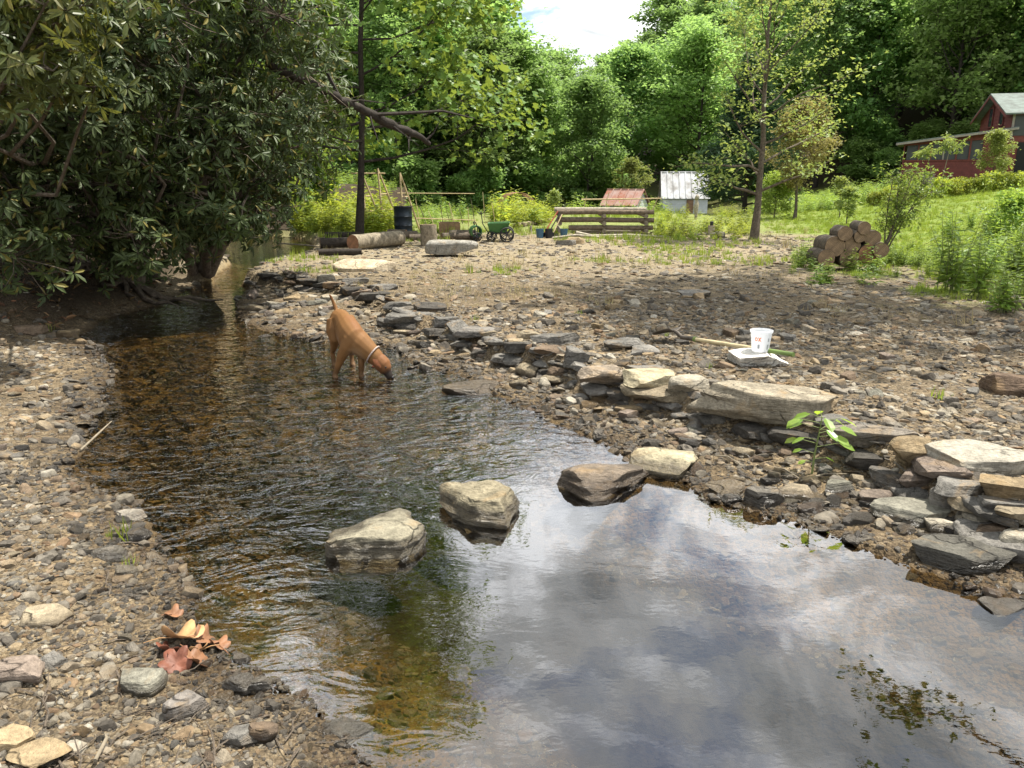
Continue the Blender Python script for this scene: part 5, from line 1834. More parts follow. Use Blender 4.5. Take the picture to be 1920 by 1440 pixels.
# dished blade
nb_ = norm(np.array([-dv[0], -dv[1], 0])); sd = np.array([-nb_[1], nb_[0], 0])
vs = []; fs = []
o0 = -dv * 0.065 + np.array([0, 0, 0.05])
rows = [(0.0, 0.085), (0.05, 0.105), (0.12, 0.105), (0.19, 0.085), (0.24, 0.045), (0.265, 0.006)]
for (q, w) in rows:
    for s_ in np.linspace(-1, 1, 7):
        z = -0.05 - q * 0.30 + 0.035 * (s_ * s_) * (1 - q * 2)
        vs.append(o0 + nb_ * q + sd * w * s_ + np.array([0, 0, z + 0.045]))
for i in range(len(rows) - 1):
    for j in range(6):
        fs.append((i * 7 + j, i * 7 + j + 1, i * 7 + j + 8, i * 7 + j + 7))
mb = MB(); mb.add(vs, fs)
bl = mb.build('blade', M['steel'], shv, smooth=60)
md = bl.modifiers.new('t', 'SOLIDIFY'); md.thickness = 0.003


# ------------------------------------------------------------------ logs, stump, crib
def ring_mat(name, c0, c1):
    m, t, b = newmat(name)
    tcx = N(t, 'ShaderNodeTexCoord')
    w = N(t, 'ShaderNodeTexWave', wave_type='RINGS', rings_direction='X', i_Scale=14.0, i_Distortion=2.5, i_Detail=3.0)
    L(t, tcx.outputs['Object'], w.inputs['Vector'])
    n = noise(t, tcx.outputs['Object'], 12.0, 4.0, 0.6)
    c = mixc(t, w.outputs['Fac'], c0, c1)
    r = ramp(t, [(0.3, g3(0.6)), (0.7, g3(1.25))]); L(t, n, r.inputs[0])
    L(t, mixc(t, 1.0, c, r.outputs[0], 'MULTIPLY'), b.inputs['Base Color'])
    b.inputs['Roughness'].default_value = 0.85
    return m


M['ring'] = ring_mat('log_end', (0.14, 0.09, 0.05), (0.235, 0.16, 0.09))
M['ring_red'] = ring_mat('log_end_red', (0.18, 0.085, 0.045), (0.28, 0.145, 0.075))


def log(loc, direc, length, r, bark, end, label=None, cat='log', group=None, name='log', parent=None, sides=18, bumpy=0.05, seed=0):
    """a cut log: bark cylinder with two sawn faces (along local x)"""
    rng = np.random.default_rng(seed)
    d = Vector(direc).normalized()
    root = empty(name, loc, 0, label, cat, group)
    root.rotation_euler = d.to_track_quat('X', 'Z').to_euler()
    prof = 1 + rng.normal(size=sides) * bumpy * 0.5
    xs = np.linspace(0, length, 7)
    vs = []; fs = []
    for x in xs:
        pr = prof * (1 + rng.normal(size=sides) * bumpy * 0.4)
        for k in range(sides):
            a_ = 2 * math.pi * k / sides
            vs.append((x, r * pr[k] * math.cos(a_), r * pr[k] * math.sin(a_)))
    for i in range(6):
        for k in range(sides):
            a_ = i * sides + k; b_ = i * sides + (k + 1) % sides
            fs.append((a_, b_, b_ + sides, a_ + sides))
    mb = MB(); mb.add(vs, fs); mb.build('bark', bark, root, smooth=50)
    for x, i in ((-0.002, 0), (length + 0.002, 6)):
        ring = [(x, v[1] * 0.985, v[2] * 0.985) for v in vs[i * sides:(i + 1) * sides]]
        mb = MB(); mb.add(ring, [tuple(range(sides))])
        mb.build('sawn_face', end, root)
    if parent is not None:
        root.parent = parent
    return root


# log pile: front faces at these photo pixels (x, y, radius)
PILE = [(1550, 484, 17), (1592, 485, 18), (1627, 476, 19), (1652, 469, 15), (1566, 462, 20), (1598, 460, 17), (1585, 438, 14), (1613, 443, 12.5), (1637, 447, 16), (1621, 428, 12.5)]
LABP = ['leftmost', 'second', 'third', 'right end', 'broad left', 'round middle', 'upper left', 'small', 'dark right', 'topmost']
PD_LAB = ['ground-level end log of the pile, partly in the weeds', 'log at the bottom of the pile between two others', 'big reddish-faced log at the bottom of the pile',
          'shaded bottom log of the pile touching the leaning shrub', 'thick log of the pile with a long pale sunlit side', 'round-faced log in the middle of the pile',
          'pale barked log lying across the upper row of the pile', 'small log wedged in the upper row of the pile', 'dark-faced log in the upper row next to the shrub', 'topmost short log crowning the pile']
Yp = 12.6
for k, (px_, py_, r_) in enumerate(PILE):
    p = PD(px_, py_, Yp + 0.03 * (k % 3))
    rad = r_ / F * Yp * 1.0
    p[2] = max(p[2], GZ(p[0], p[1]) + rad * 0.85)
    log(tuple(p), (0.02 + 0.08 * math.sin(k * 2.3), 0.99, 0.02 * math.sin(k)), 0.50 + 0.06 * math.cos(k * 1.7), rad * 0.96, M['bark'], M['ring_red'] if k in (2,) else M['ring'], PD_LAB[k], 'log', 'logs of the log pile', seed=k)

# logs and stump by the slender tree
q = at(662, 470)
log((q[0], q[1], q[2] + 0.17), (0.75, 1.3, 0.0), 1.65, 0.17, M['bark_pale'], M['ring_red'], 'long pale log with a reddish sawn face lying below the slender tree', 'log', seed=31)
q = at(605, 468)
log((q[0] - 0.05, q[1], q[2] + 0.14), (1.0, 0.35, 0.0), 0.95, 0.115, M['bark_dark'], M['ring'], 'dark log lying at the end of the far pool', 'log', seed=32)
q = at(598, 480)
log((q[0], q[1], q[2] + 0.07), (1.0, 0.2, 0.0), 0.85, 0.07, M['bark_dark'], M['ring'], 'thin dark log nearest the water of the far pool', 'log', seed=33)
q = at(610, 448)
log((q[0], q[1], q[2] + 0.09), (1.0, 0.1, 0.0), 0.9, 0.09, M['bark_dark'], M['ring'], 'dark log behind the others beside the far pool', 'log', seed=34)
FW = [(752, 448, 0.10, 0.42, 'ring'), (768, 452, 0.085, 0.4, 'ring_red'), (728, 446, 0.12, 0.5, 'ring_red'), (828, 450, 0.09, 0.7, 'ring'), (842, 446, 0.10, 0.7, 'ring_red'), (856, 449, 0.08, 0.6, 'ring')]
for k, (px_, py_, r_, l_, mm) in enumerate(FW):
    q = at(px_, py_)
    log((q[0], q[1], q[2] + r_), (0.9, 0.4 - 0.25 * (k % 3), 0.0), l_, r_, M['bark'], M[mm], 'split firewood log lying on the ground behind the stump', 'log', 'firewood behind the stump', seed=40 + k)
q = at(805, 460)
st = log((q[0], q[1], q[2] - 0.02), (0, 0, 1), 0.50, 0.20, M['bark_pale'], M['ring'], 'upright sawn stump with a notch on the bare ground', 'stump', name='stump', seed=50, bumpy=0.12)
# stone block in front of the stump
o = rock_at(848, 466, 84, 34, (0.30, 0.285, 0.25), sub=5, depth=0.6, name='stone_block', sink=0.05, slab=0.98, cuts=3, boxy=0.4)
tag(o, 'square grey stone block lying in front of the stump', 'rock')
o = rock_at(1075, 452, 36, 16, OCH, name='rock'); tag(o, 'flat tan rock in front of the log crib', 'rock')
o = rock_at(1060, 456, 34, 14, GREY, name='rock'); tag(o, 'grey block beside a flat tan rock in front of the log crib', 'rock')

M['rail'] = plain('rail_bark', (0.135, 0.105, 0.075), 0.9, 0, 14, 0.5, 0.6, 0.2)
# open crib of stacked rails
cr0 = at(1128, 444)
Yc = cr0[1]
crib = empty('log_crib', cr0, 0, 'open crib of stacked weathered log rails in the garden', 'log crib')


def rel(px_, py_, Y_):
    p = PD(px_, py_, Y_)
    return tuple(np.array(p) - np.array(cr0))


rails = [((1044, 398), (1226, 398), 0.066, -0.05), ((1046, 412), (1226, 413), 0.068, 0.0), ((1066, 427), (1224, 427), 0.066, 0.0), ((1078, 440), (1222, 441), 0.060, 0.0)]
for k, (a_, b_, r_, dy_) in enumerate(rails):
    mb = MB()
    p0 = np.array(rel(a_[0], a_[1], Yc + dy_)); p1 = np.array(rel(b_[0], b_[1], Yc + dy_))
    mb.tube([p0, p0 * 0.66 + p1 * 0.34 + np.array([0, 0, 0.01]), p0 * 0.33 + p1 * 0.67, p1], [r_ * 1.05, r_, r_ * 0.97, r_ * 0.92], 12)
    mb.build('rail', M['rail'], crib, smooth=50)
    if k not in (0, 3): continue
    mb = MB()
    q0 = p0 + np.array([0, 1.25, 0.03]); q1 = p1 + np.array([0, 1.25, 0.03])
    mb.tube([q0, q1], [r_, r_ * 0.92], 10)
    mb.build('rail', M['wood_grey'], crib, smooth=50)
for px_ in (1050, 1133, 1212):
    for py_ in (406, 420, 434):
        p = np.array(rel(px_, py_ - 1, Yc - 0.12))
        mb = MB(); mb.tube([p, p + np.array([0.02, 1.55, 0.02])], [0.06, 0.055], 12)
        mb.build('cross_rail', M['bark_pale'], crib, smooth=50)
# brush in front of it
for k, (pts, r_, lab) in enumerate([([(1080, 436), (1110, 444), (1180, 448), (1260, 446), (1325, 438)], 0.045, 'long bare curved branch lying in front of the log crib'),
                                    ([(1036, 448), (1080, 441), (1130, 446), (1200, 450)], 0.03, 'bare bent branch crossing in front of the log crib')]):
    P3 = []
    for (px_, py_) in pts:
        p = PD(px_, py_, Yc - 0.5 - 0.25 * k)
        p[2] = max(p[2], GZ(p[0], p[1]) + r_ * 0.8)
        P3.append(p)
    mb = MB(); mb.tube([p - P3[0] for p in P3], [r_, r_ * 1.1, r_, r_ * 0.8, r_ * 0.5][:len(pts)], 8)
    o = mb.build('fallen_branch', M['wood_grey'], None, smooth=50, loc=P3[0])
    tag(o, lab, 'branch')
# leaning tools at the left end of the crib
M['redpaint'] = plain('red_paint', (0.32, 0.07, 0.04), 0.5)
M['dgrey'] = plain('dark_metal', (0.03, 0.03, 0.035), 0.5, 0.4)
M['blue'] = plain('blue_plastic', (0.04, 0.10, 0.16), 0.4)
for k, (a_, b_, mm) in enumerate([((1016, 444), (1046, 396), 'redpaint'), ((1024, 445), (1050, 400), 'dgrey'), ((1034, 444), (1054, 402), 'pole')]):
    p0 = PD(a_[0], a_[1], Yc - 0.45); p1 = PD(b_[0], b_[1], Yc - 0.12)
    p0[2] = GZ(p0[0], p0[1]) + 0.01
    root = empty('garden_tool', tuple(p0), 0, ['red handled garden tool leaning on the log crib', 'dark handled garden tool leaning on the log crib', 'pale wooden handled garden tool leaning on the log crib'][k], 'tool')
    mb = MB(); mb.tube([(0, 0, 0), tuple(p1 - p0)], 0.016, 8); mb.build('handle', M[mm], root, smooth=50)
    mb = MB(); mb.box((0, -0.01, 0.06), (0.14, 0.02, 0.12)); mb.build('head', M['dgrey'], root)
for k, px_ in enumerate((1012, 1029, 1057)):
    q = at(px_, 446)
    mb = MB(); mb.lathe((0, 0, 0), [(0, 0), (0.085, 0), (0.105, 0.22), (0.112, 0.22), (0.112, 0.235), (0.10, 0.235), (0.082, 0.01), (0, 0.01)], 18)
    o = mb.build('flower_pot', M['blue'] if k != 1 else M['dgrey'], None, smooth=40, loc=q)
    tag(o, ['dark blue pot standing apart at the foot of the log crib', 'black pot among the tools at the log crib', 'dark blue pot tucked under the log crib rails'][k], 'pot')

# ------------------------------------------------------------------ drum, planter box, cart
q = at(757, 440)
dr = empty('steel_drum', q, 0, 'dark blue open steel drum standing in the garden', 'drum')
M['drum'] = plain('drum_paint', (0.012, 0.020, 0.030), 0.45, 0.2, 8, 0.5)
mb = MB()
prof = [(0.0, 0.0), (0.255, 0.0), (0.262, 0.012), (0.25, 0.03)]
for z in (0.26, 0.50):
    prof += [(0.25, z - 0.025), (0.266, z), (0.25, z + 0.025)]
prof += [(0.25, 0.735), (0.262, 0.75), (0.262, 0.765), (0.245, 0.765), (0.243, 0.02), (0, 0.02)]
mb.lathe((0, 0, 0), prof, 28)
mb.build('body', M['drum'], dr, smooth=40)
mb = MB(); mb.lathe((0, 0, 0), [(0.2625, 0.752), (0.270, 0.756), (0.270, 0.772), (0.2635, 0.776)], 28)
mb.build('rim', M['dgrey'], dr, smooth=40)
q = at(843, 438)
pb_ = empty('planter_box', q, 0.1, 'low square wooden planter box behind the stump', 'planter')
M['plank'] = plain('planter_wood', (0.23, 0.15, 0.085), 0.8, 0, 10, 0.35, 0.3)
for k in range(3):
    for (cx, cy, sx, sy) in ((0, -0.28, 0.6, 0.03), (0, 0.28, 0.6, 0.03), (-0.285, 0, 0.03, 0.526), (0.285, 0, 0.03, 0.526)):
        mb = MB(); mb.box((cx, cy, 0.055 + k * 0.108), (sx, sy, 0.104)); mb.build('board', M['plank'], pb_)
mb = MB(); mb.box((0, 0, 0.14), (0.535, 0.524, 0.26)); mb.build('soil', M['bark_dark'], pb_)

q = at(922, 452)
ct = empty('garden_cart', q, 0, 'green plastic tub garden cart with black spoked wheels', 'garden cart')
M['cart'] = plain('green_tub', (0.035, 0.115, 0.03), 0.45, 0, 12, 0.2)
M['tyre'] = plain('tyre', (0.02, 0.02, 0.02), 0.75)
mb = MB()
TX0, TX1 = -0.10, 0.46
btm = [(TX0 + 0.06, -0.22, 0.22), (TX1 - 0.10, -0.22, 0.22), (TX1 - 0.10, 0.22, 0.22), (TX0 + 0.06, 0.22, 0.22)]
top = [(TX0, -0.30, 0.45), (TX1, -0.30, 0.47), (TX1, 0.30, 0.47), (TX0, 0.30, 0.45)]
itop = [(TX0 + 0.03, -0.27, 0.45), (TX1 - 0.03, -0.27, 0.47), (TX1 - 0.03, 0.27, 0.47), (TX0 + 0.03, 0.27, 0.45)]
ibtm = [(TX0 + 0.08, -0.20, 0.24), (TX1 - 0.12, -0.20, 0.24), (TX1 - 0.12, 0.20, 0.24), (TX0 + 0.08, 0.20, 0.24)]
mb.add(btm + top + itop + ibtm, [(3, 2, 1, 0)] + [(i, (i + 1) % 4, 4 + (i + 1) % 4, 4 + i) for i in range(4)] + [(4 + i, 4 + (i + 1) % 4, 8 + (i + 1) % 4, 8 + i) for i in range(4)] +
       [(8 + i, 8 + (i + 1) % 4, 12 + (i + 1) % 4, 12 + i) for i in range(4)] + [(12, 13, 14, 15)])
tb = mb.build('tub', M['cart'], ct)
bv = tb.modifiers.new('b', 'BEVEL'); bv.width = 0.02; bv.segments = 2
mb = MB()
mb.tube([(0.0, -0.2, 0.20), (0.36, -0.2, 0.20)], 0.014, 6); mb.tube([(0.0, 0.2, 0.20), (0.36, 0.2, 0.20)], 0.014, 6)
mb.tube([(0.36, -0.32, 0.17), (0.36, 0.32, 0.17)], 0.014, 6); mb.tube([(0.0, -0.25, 0.13), (0.0, 0.25, 0.13)], 0.014, 6)
mb.tube([(0.0, 0, 0.15), (0.0, 0, 0.22)], 0.014, 6); mb.tube([(0.36, -0.2, 0.17), (0.36, -0.2, 0.22)], 0.014, 6)
mb.build('frame', M['dgrey'], ct, smooth=50)


def wheel(parent, c, r, spokes=7):
    w = empty('wheel', c); w.parent = parent
    mb = MB(); mb.tube([(r * 0.9 * math.cos(q), 0, r * 0.9 * math.sin(q)) for q in np.linspace(0, 2 * math.pi, 25)], r * 0.11, 6, cap=False); mb.build('tyre', M['tyre'], w, smooth=60)
    mb = MB()
    for k in range(spokes):
        q = 2 * math.pi * k / spokes
        mb.tube([(0, 0, 0), (r * 0.85 * math.cos(q), 0, r * 0.85 * math.sin(q))], 0.012, 5)
    mb.tube([(0, -0.03, 0), (0, 0.03, 0)], 0.03, 10)
    mb.build('rim', M['dgrey'], w)


for sy in (-1, 1):
    wheel(ct, (0.38, sy * 0.335, 0.175), 0.185)
    wheel(ct, (0.0, sy * 0.27, 0.125), 0.13)
mb = MB(); mb.tube([(-0.06, 0, 0.16), (-0.22, 0, 0.42), (-0.26, 0, 0.68)], 0.013, 6); mb.tube([(-0.26, -0.12, 0.72), (-0.26, -0.07, 0.66), (-0.26, 0, 0.66), (-0.26, 0.07, 0.66), (-0.26, 0.12, 0.72)], 0.013, 6)
mb.tube([(-0.36, 0, 0.72), (-0.30, 0, 0.67), (-0.26, 0, 0.66), (-0.20, 0, 0.69), (-0.15, 0, 0.74)], 0.013, 6)
mb.build('handle', M['dgrey'], ct, smooth=50)
# dark hose reel beside the cart
q = at(892, 452)
hr = empty('hose_reel', q, 0.3, 'dark two-wheeled hose reel standing next to the green cart', 'hose reel')
mb = MB()
for k in range(5):
    mb.tube([(0.13 * math.cos(a_), -0.10 + 0.05 * k, 0.24 + 0.13 * math.sin(a_)) for a_ in np.linspace(0, 2 * math.pi, 15)], 0.022, 5, cap=False)
mb.build('hose', M['cart'], hr, smooth=60)
for sy in (-1, 1):
    wheel(hr, (0, sy * 0.16, 0.11), 0.115, 6)
mb = MB()
for sy in (-0.13, 0.13):
    mb.tube([(0, sy, 0.11), (0.02, sy, 0.34), (-0.03, sy, 0.46)], 0.012, 5)
mb.tube([(-0.03, -0.13, 0.46), (-0.03, 0.13, 0.46)], 0.012, 5); mb.tube([(0, -0.16, 0.24), (0, 0.16, 0.24)], 0.012, 5)
mb.build('frame', M['dgrey'], hr, smooth=50)


# ------------------------------------------------------------------ garden structures
def pole_obj(name, a, b, r, mat, label, cat, group=None):
    a = np.array(a); b = np.array(b)
    mb = MB(); mb.tube([(0, 0, 0), tuple((b - a) * 0.5 + np.array([0.01, 0, 0])), tuple(b - a)], [r, r * 0.95, r * 0.8], 6)
    o = mb.build(name, mat, None, smooth=50, loc=tuple(a))
    return tag(o, label, cat, group)


Yt = 23.0
AF = [((669, 428), (677, 322), (706, 432)), ((702, 430), (708, 316), (740, 425)), ((742, 424), (750, 324), (776, 400))]
for k, (a_, b_, c_) in enumerate(AF):
    p0 = at(a_[0], 0, Y=Yt); pt = PD(b_[0], b_[1], Yt + 0.3); p1 = at(c_[0], 0, Y=Yt + 0.7)
    root = empty('a_frame_trellis', p0, 0, ['pole A-frame trellis partly behind the slender tree trunk', 'tallest pole A-frame trellis between two others', 'pole A-frame trellis standing behind the steel drum'][k], 'trellis')
    o0 = np.array(p0)
    for q in (p0, p1):
        mb = MB(); mb.tube([tuple(np.array(q) - o0 + np.array([0, 0, -0.05])), tuple(np.array(pt) - o0)], [0.034, 0.026], 7); mb.build('pole', M['pole'], root, smooth=50)
    for f_ in (0.35, 0.6):
        a2 = o0 * (1 - f_) + np.array(pt) * f_; b2 = np.array(p1) * (1 - f_) + np.array(pt) * f_
        mb = MB(); mb.tube([tuple(a2 - o0), tuple(b2 - o0)], 0.014, 5); mb.build('rung', M['pole'], root)
a_, b_ = PD(658, 325, Yt + 0.3), PD(722, 325, Yt + 0.3)
mb = MB(); mb.tube([(0, 0, 0), tuple(b_ - a_)], 0.024, 6)
tag(mb.build('ridge_pole', M['pole'], None, smooth=50, loc=a_), 'ridge pole laid across the tops of the A-frame trellises', 'pole')
for k, (px_, top_, Y_) in enumerate([(790, 385, 26), (803, 395, 27), (822, 384, 25), (846, 380, 24), (861, 390, 28), (873, 388, 26), (886, 370, 27), (905, 360, 30), (936, 378, 27), (926, 380, 28), (835, 388, 29), (775, 372, 25)]):
    p0 = at(px_, 0, Y=Y_); pt = PD(px_ + (k % 3 - 1) * 4, top_, Y_)
    pole_obj('bean_pole', (p0[0], p0[1], p0[2] - 0.05), pt, 0.014, M['pole'] if k % 2 else M['bark'], 'thin upright bean pole in the vegetable rows', 'pole', 'bean poles')
for (a_, b_, Y_, lab) in [((745, 362), (890, 363), 27, 'long thin rail tied high across the bean poles'), ((776, 409), (892, 413), 24, 'thin rail tied low across the bean poles'), ((1090, 374), (1240, 372), 40, 'long pale rail of the arbor before the coop')]:
    pole_obj('garden_rail', PD(a_[0], a_[1], Y_), PD(b_[0], b_[1], Y_), 0.018 if Y_ < 35 else 0.04, M['pole'], lab, 'rail')
for k, px_ in enumerate((1100, 1142, 1205, 1235)):
    p0 = at(px_, 0, Y=40); pt = PD(px_, 368 if k != 1 else 360, 40)
    pole_obj('arbor_post', (p0[0], p0[1], p0[2] - 0.05), pt, 0.025, M['pole'], 'slim post of the low arbor before the coop', 'post', 'arbor posts')
# wire arch
q = at(968, 0, Y=33)
arch = empty('wire_arch', q, 0.25, 'rusty wire mesh garden arch in front of the dark wood', 'garden arch')
M['rust'] = plain('rusty_wire', (0.24, 0.14, 0.07), 0.8, 0.2)
WA, HA = 0.72, 1.05
for k in range(9):
    y_ = -0.5 + k * 0.125
    mb = MB(); mb.tube([(-WA, y_, 0)] + [(-WA * math.cos(a_), y_, HA * 0.45 + HA * 0.55 * math.sin(a_)) for a_ in np.linspace(0, math.pi, 13)] + [(WA, y_, 0)], 0.009, 4)
    mb.build('hoop', M['rust'], arch)
for k in range(15):
    a_ = math.pi * k / 14
    mb = MB(); mb.tube([(-WA * math.cos(a_), -0.5, HA * 0.45 + HA * 0.55 * math.sin(a_)), (-WA * math.cos(a_), 0.5, HA * 0.45 + HA * 0.55 * math.sin(a_))], 0.007, 4)
    mb.build('cross_wire', M['rust'], arch)
mb = MB()
for sx in (-WA, WA):
    for j in range(5):
        mb.tube([(sx, -0.5, 0.1 + j * 0.1), (sx, 0.5, 0.1 + j * 0.1)], 0.007, 4)
mb.build('side_wires', M['rust'], arch)
# row of edging stones along the garden bed
rng = np.random.default_rng(19)
for k in range(16):
    f_ = k / 15
    q = at(966 + 66 * f_, 428 - 12 * f_)
    v_, f2 = rock_verts(3000 + k, (0.16, 0.13, 0.16), 3, cuts=6)
    o = new_obj('edging_stone', mesh_np('edging_stone', v_, f2, M['stone'], True, None, 30), None, (q[0], q[1], q[2] + 0.07), (0, 0, k))
    o.color = tuple(np.array(TAN) * rng.uniform(0.8, 1.15)) + (1,)
    tag(o, 'upright edging stone in the curved row along the garden bed', 'stone', 'garden edging stones')

# carved figure post, block with a dark pot, small posts
q = at(1304, 412)
cf = empty('carved_post', q, 0, 'weathered carved wooden figure post among the weeds', 'post')
mb = MB()
mb.tube([(0, 0, -0.05), (0.01, 0, 0.15), (0.0, 0, 0.35), (-0.02, 0, 0.50), (0.02, 0, 0.62), (0.0, 0, 0.72), (0.0, 0, 0.78)], [0.06, 0.055, 0.085, 0.11, 0.085, 0.06, 0.05], 12)
mb.build('body', M['wood_grey'], cf, smooth=60)
mb = MB(); mb.tube([(0.0, 0, 0.77), (0.0, 0, 0.82), (0.02, 0, 0.90), (0.0, 0, 0.97)], [0.05, 0.085, 0.08, 0.03], 12); mb.build('head', M['wood_grey'], cf, smooth=60)
q = at(1333, 440)
log((q[0], q[1], q[2] - 0.02), (0, 0, 1), 0.27, 0.095, M['wood_grey'], M['ring'], 'short upright wooden block with a dark pot on top', 'stump', name='wooden_block', seed=60)
mb = MB(); mb.lathe((0, 0, 0), [(0, 0), (0.045, 0), (0.05, 0.10), (0.042, 0.105), (0.04, 0.01), (0, 0.01)], 14)
tag(mb.build('small_pot', M['dgrey'], None, smooth=40, loc=(q[0], q[1], q[2] + 0.255)), 'small dark pot standing on the wooden block', 'pot')
o = rock_at(1346, 442, 26, 16, GRN, name='rock'); tag(o, 'grey block on the ground next to the wooden block', 'rock')
for k, (px_, py_) in enumerate([(995, 436), (1352, 418)]):
    q = at(px_, py_)
    mb = MB(); mb.tube([(0, 0, -0.03), (0, 0, 0.12), (0.01, 0, 0.2)], [0.04, 0.036, 0.028], 8)
    tag(mb.build('stub_post', M['wood_grey'], None, smooth=50, loc=q), ['short stub post between cart and log crib', 'short stub post near the carved figure'][k], 'post')


# ------------------------------------------------------------------ sheds
def metal_roof(name, c0, c1, rust):
    m, t, b = newmat(name)
    tcx = N(t, 'ShaderNodeTexCoord')
    mp = N(t, 'ShaderNodeMapping'); mp.inputs['Scale'].default_value = (1.0, 1.0, 0.25)
    L(t, tcx.outputs['Object'], mp.inputs[0])
    n = noise(t, mp.outputs[0], 1.6, 6.0, 0.7)
    r = ramp(t, [(0.5 - rust * 0.3, g3(0)), (0.5 + 0.15, g3(1))]); L(t, n, r.inputs[0])
    L(t, mixc(t, r.outputs[0], c0, c1), b.inputs['Base Color'])
    b.inputs['Roughness'].default_value = 0.75; b.inputs['Specular IOR Level'].default_value = 0.15
    return m


M['roof_red'] = metal_roof('rusty_roof', (0.30, 0.26, 0.245), (0.22, 0.085, 0.052), 1.0)
M['roof_white'] = metal_roof('galvanised_roof', (0.40, 0.41, 0.42), (0.20, 0.19, 0.18), 0.2)
M['siding_white'] = plain('white_siding', (0.42, 0.45, 0.48), 0.7, 0, 3, 0.15)
M['door_brown'] = plain('brown_door', (0.17, 0.10, 0.06), 0.7, 0, 6, 0.3)


def shed(name, origin, rz, w, l, eave, ridge, over, roofmat, label, sheet_w, door=False):
    """gable roofed box; local x along the ridge (length l), y across (width w); the gable faces +-x"""
    root = empty(name, origin, rz, label, 'shed')
    # boards of the long walls and gables
    nb = max(3, int(eave / 0.16))
    for sy in (-1, 1):
        for k in range(nb):
            z0 = eave * k / nb; z1 = eave * (k + 1) / nb
            mb = MB(); mb.prism([(-l / 2, sy * w / 2, z0), (l / 2, sy * w / 2, z0), (l / 2, sy * (w / 2 - 0.02), z1), (-l / 2, sy * (w / 2 - 0.02), z1)], (0, -sy * 0.03, 0))
            mb.build('siding_board', M['siding_white'], root)
    ng = int(ridge / 0.16)
    for sx in (-1, 1):
        for k in range(ng):
            z0 = ridge * k / ng; z1 = ridge * (k + 1) / ng

            def hw(z):
                return (w / 2 - 0.035) if z <= eave else max((w / 2 - 0.035) * (ridge - z) / (ridge - eave), 0.0)
            a0, a1 = hw(z0), hw(z1)
            if z0 < eave < z1: a1 = hw(z1)
            if a0 < 0.03: continue
            x0 = sx * l / 2
            pts = [(x0, -a0, z0), (x0, a0, z0)] + ([(x0 - sx * 0.015, a1, z1), (x0 - sx * 0.015, -a1, z1)] if a1 > 0.01 else [(x0, 0, z1)])
            mb = MB(); mb.prism(pts, (-sx * 0.03, 0, 0)); mb.build('siding_board', M['siding_white'], root)
    # ribbed metal sheets
    sl = math.atan2(ridge - eave, w / 2)
    ns = max(2, int(round((l + 2 * over) / sheet_w)))
    for sy in (-1, 1):
        run = w / 2 + over
        drop = run * math.tan(sl)
        for k in range(ns):
            xa = -l / 2 - over + (l + 2 * over) * k / ns; xb = -l / 2 - over + (l + 2 * over) * (k + 1) / ns - 0.004
            mb = MB()
            R0 = ridge + 0.05 + 0.002 * (k % 2)
            mb.prism([(xa, 0, R0), (xb, 0, R0), (xb, sy * run, R0 - drop), (xa, sy * run, R0 - drop)], (0, 0, 0.02))
            mb.prism([(xa + 0.01, 0, R0 + 0.021), (xa + 0.09, 0, R0 + 0.021), (xa + 0.09, sy * run, R0 + 0.021 - drop), (xa + 0.01, sy * run, R0 + 0.021 - drop)], (0, 0, 0.07))
            mb.build('roof_sheet', roofmat, root)
    mb = MB(); mb.tube([(-l / 2 - over, 0, ridge + 0.08), (l / 2 + over, 0, ridge + 0.08)], 0.06, 6); mb.build('ridge_cap', roofmat, root)
    if door:
        mb = MB(); mb.box((0.35, -w / 2 - 0.03, eave * 0.45), (0.5, 0.04, eave * 0.85)); d_ = mb.build('door', M['door_brown'], root)
        mb = MB(); mb.box((0.53, -w / 2 - 0.065, eave * 0.45), (0.03, 0.03, 0.12)); mb.build('handle', M['dgrey'], d_)
    return root


zb_ = GZ(9.2, 58)
p = PD(1176, 380, 58)
shed('chicken_coop', (p[0], p[1] + 1.0, zb_), R(152), 2.7, 2.6, (1.65 - 58 * (382 - 340) / F) - zb_, (1.65 - 58 * (357 - 340) / F) - zb_, 0.15, M['roof_red'], 'low white coop with a rusty red metal roof at the wood edge', 0.62)
p = PD(1286, 380, 60); zb_ = GZ(p[0], p[1])
shed('garden_shed', (p[0], p[1] + 1.0, zb_), R(-6), 3.0, 3.3, (1.65 - 59 * (371 - 340) / F) - zb_ + 0.1, (1.65 - 60 * (326 - 340) / F) - zb_, 0.15, M['roof_white'], 'white shed with a steep ribbed galvanised roof beside the pine', 0.45, True)

# ------------------------------------------------------------------ red house
HX, HY = 32.2, 48.5
hz = GZ(28.5, 49.0)
house = empty('red_house', (0, 0, 0), 0, 'red clapboard house with a long screened porch above the lawn', 'house')
M['red'] = plain('red_clapboard', (0.115, 0.027, 0.022), 0.75, 0, 4, 0.25)
M['trim'] = plain('pale_trim', (0.22, 0.19, 0.165), 0.6, 0, 6, 0.2)
M['screen'] = plain('insect_screen', (0.035, 0.038, 0.040), 0.5)
M['hroof'] = metal_roof('green_roof', (0.15, 0.18, 0.165), (0.09, 0.10, 0.09), 0.3)
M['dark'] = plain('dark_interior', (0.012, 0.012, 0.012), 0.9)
M['glass'] = plain('window_glass', (0.03, 0.035, 0.04), 0.06, 0, None, 0, 0, 0.8)
Aq = PD(1692, 300, 51.2)[:2]; Bq = PD(1893, 300, 48.5)[:2]
ex = (Bq - Aq) / np.linalg.norm(Bq - Aq); LP = np.linalg.norm(Bq - Aq)
nrm = np.array([ex[1], -ex[0]])         # faces the camera
if nrm[1] > 0: nrm = -nrm
base_z = hz - 0.3


def hp(u_, v_, z):
    """point on the porch front: u along, v outwards, z up"""
    q = Aq + ex * u_ + nrm * v_
    return (q[0], q[1], z)


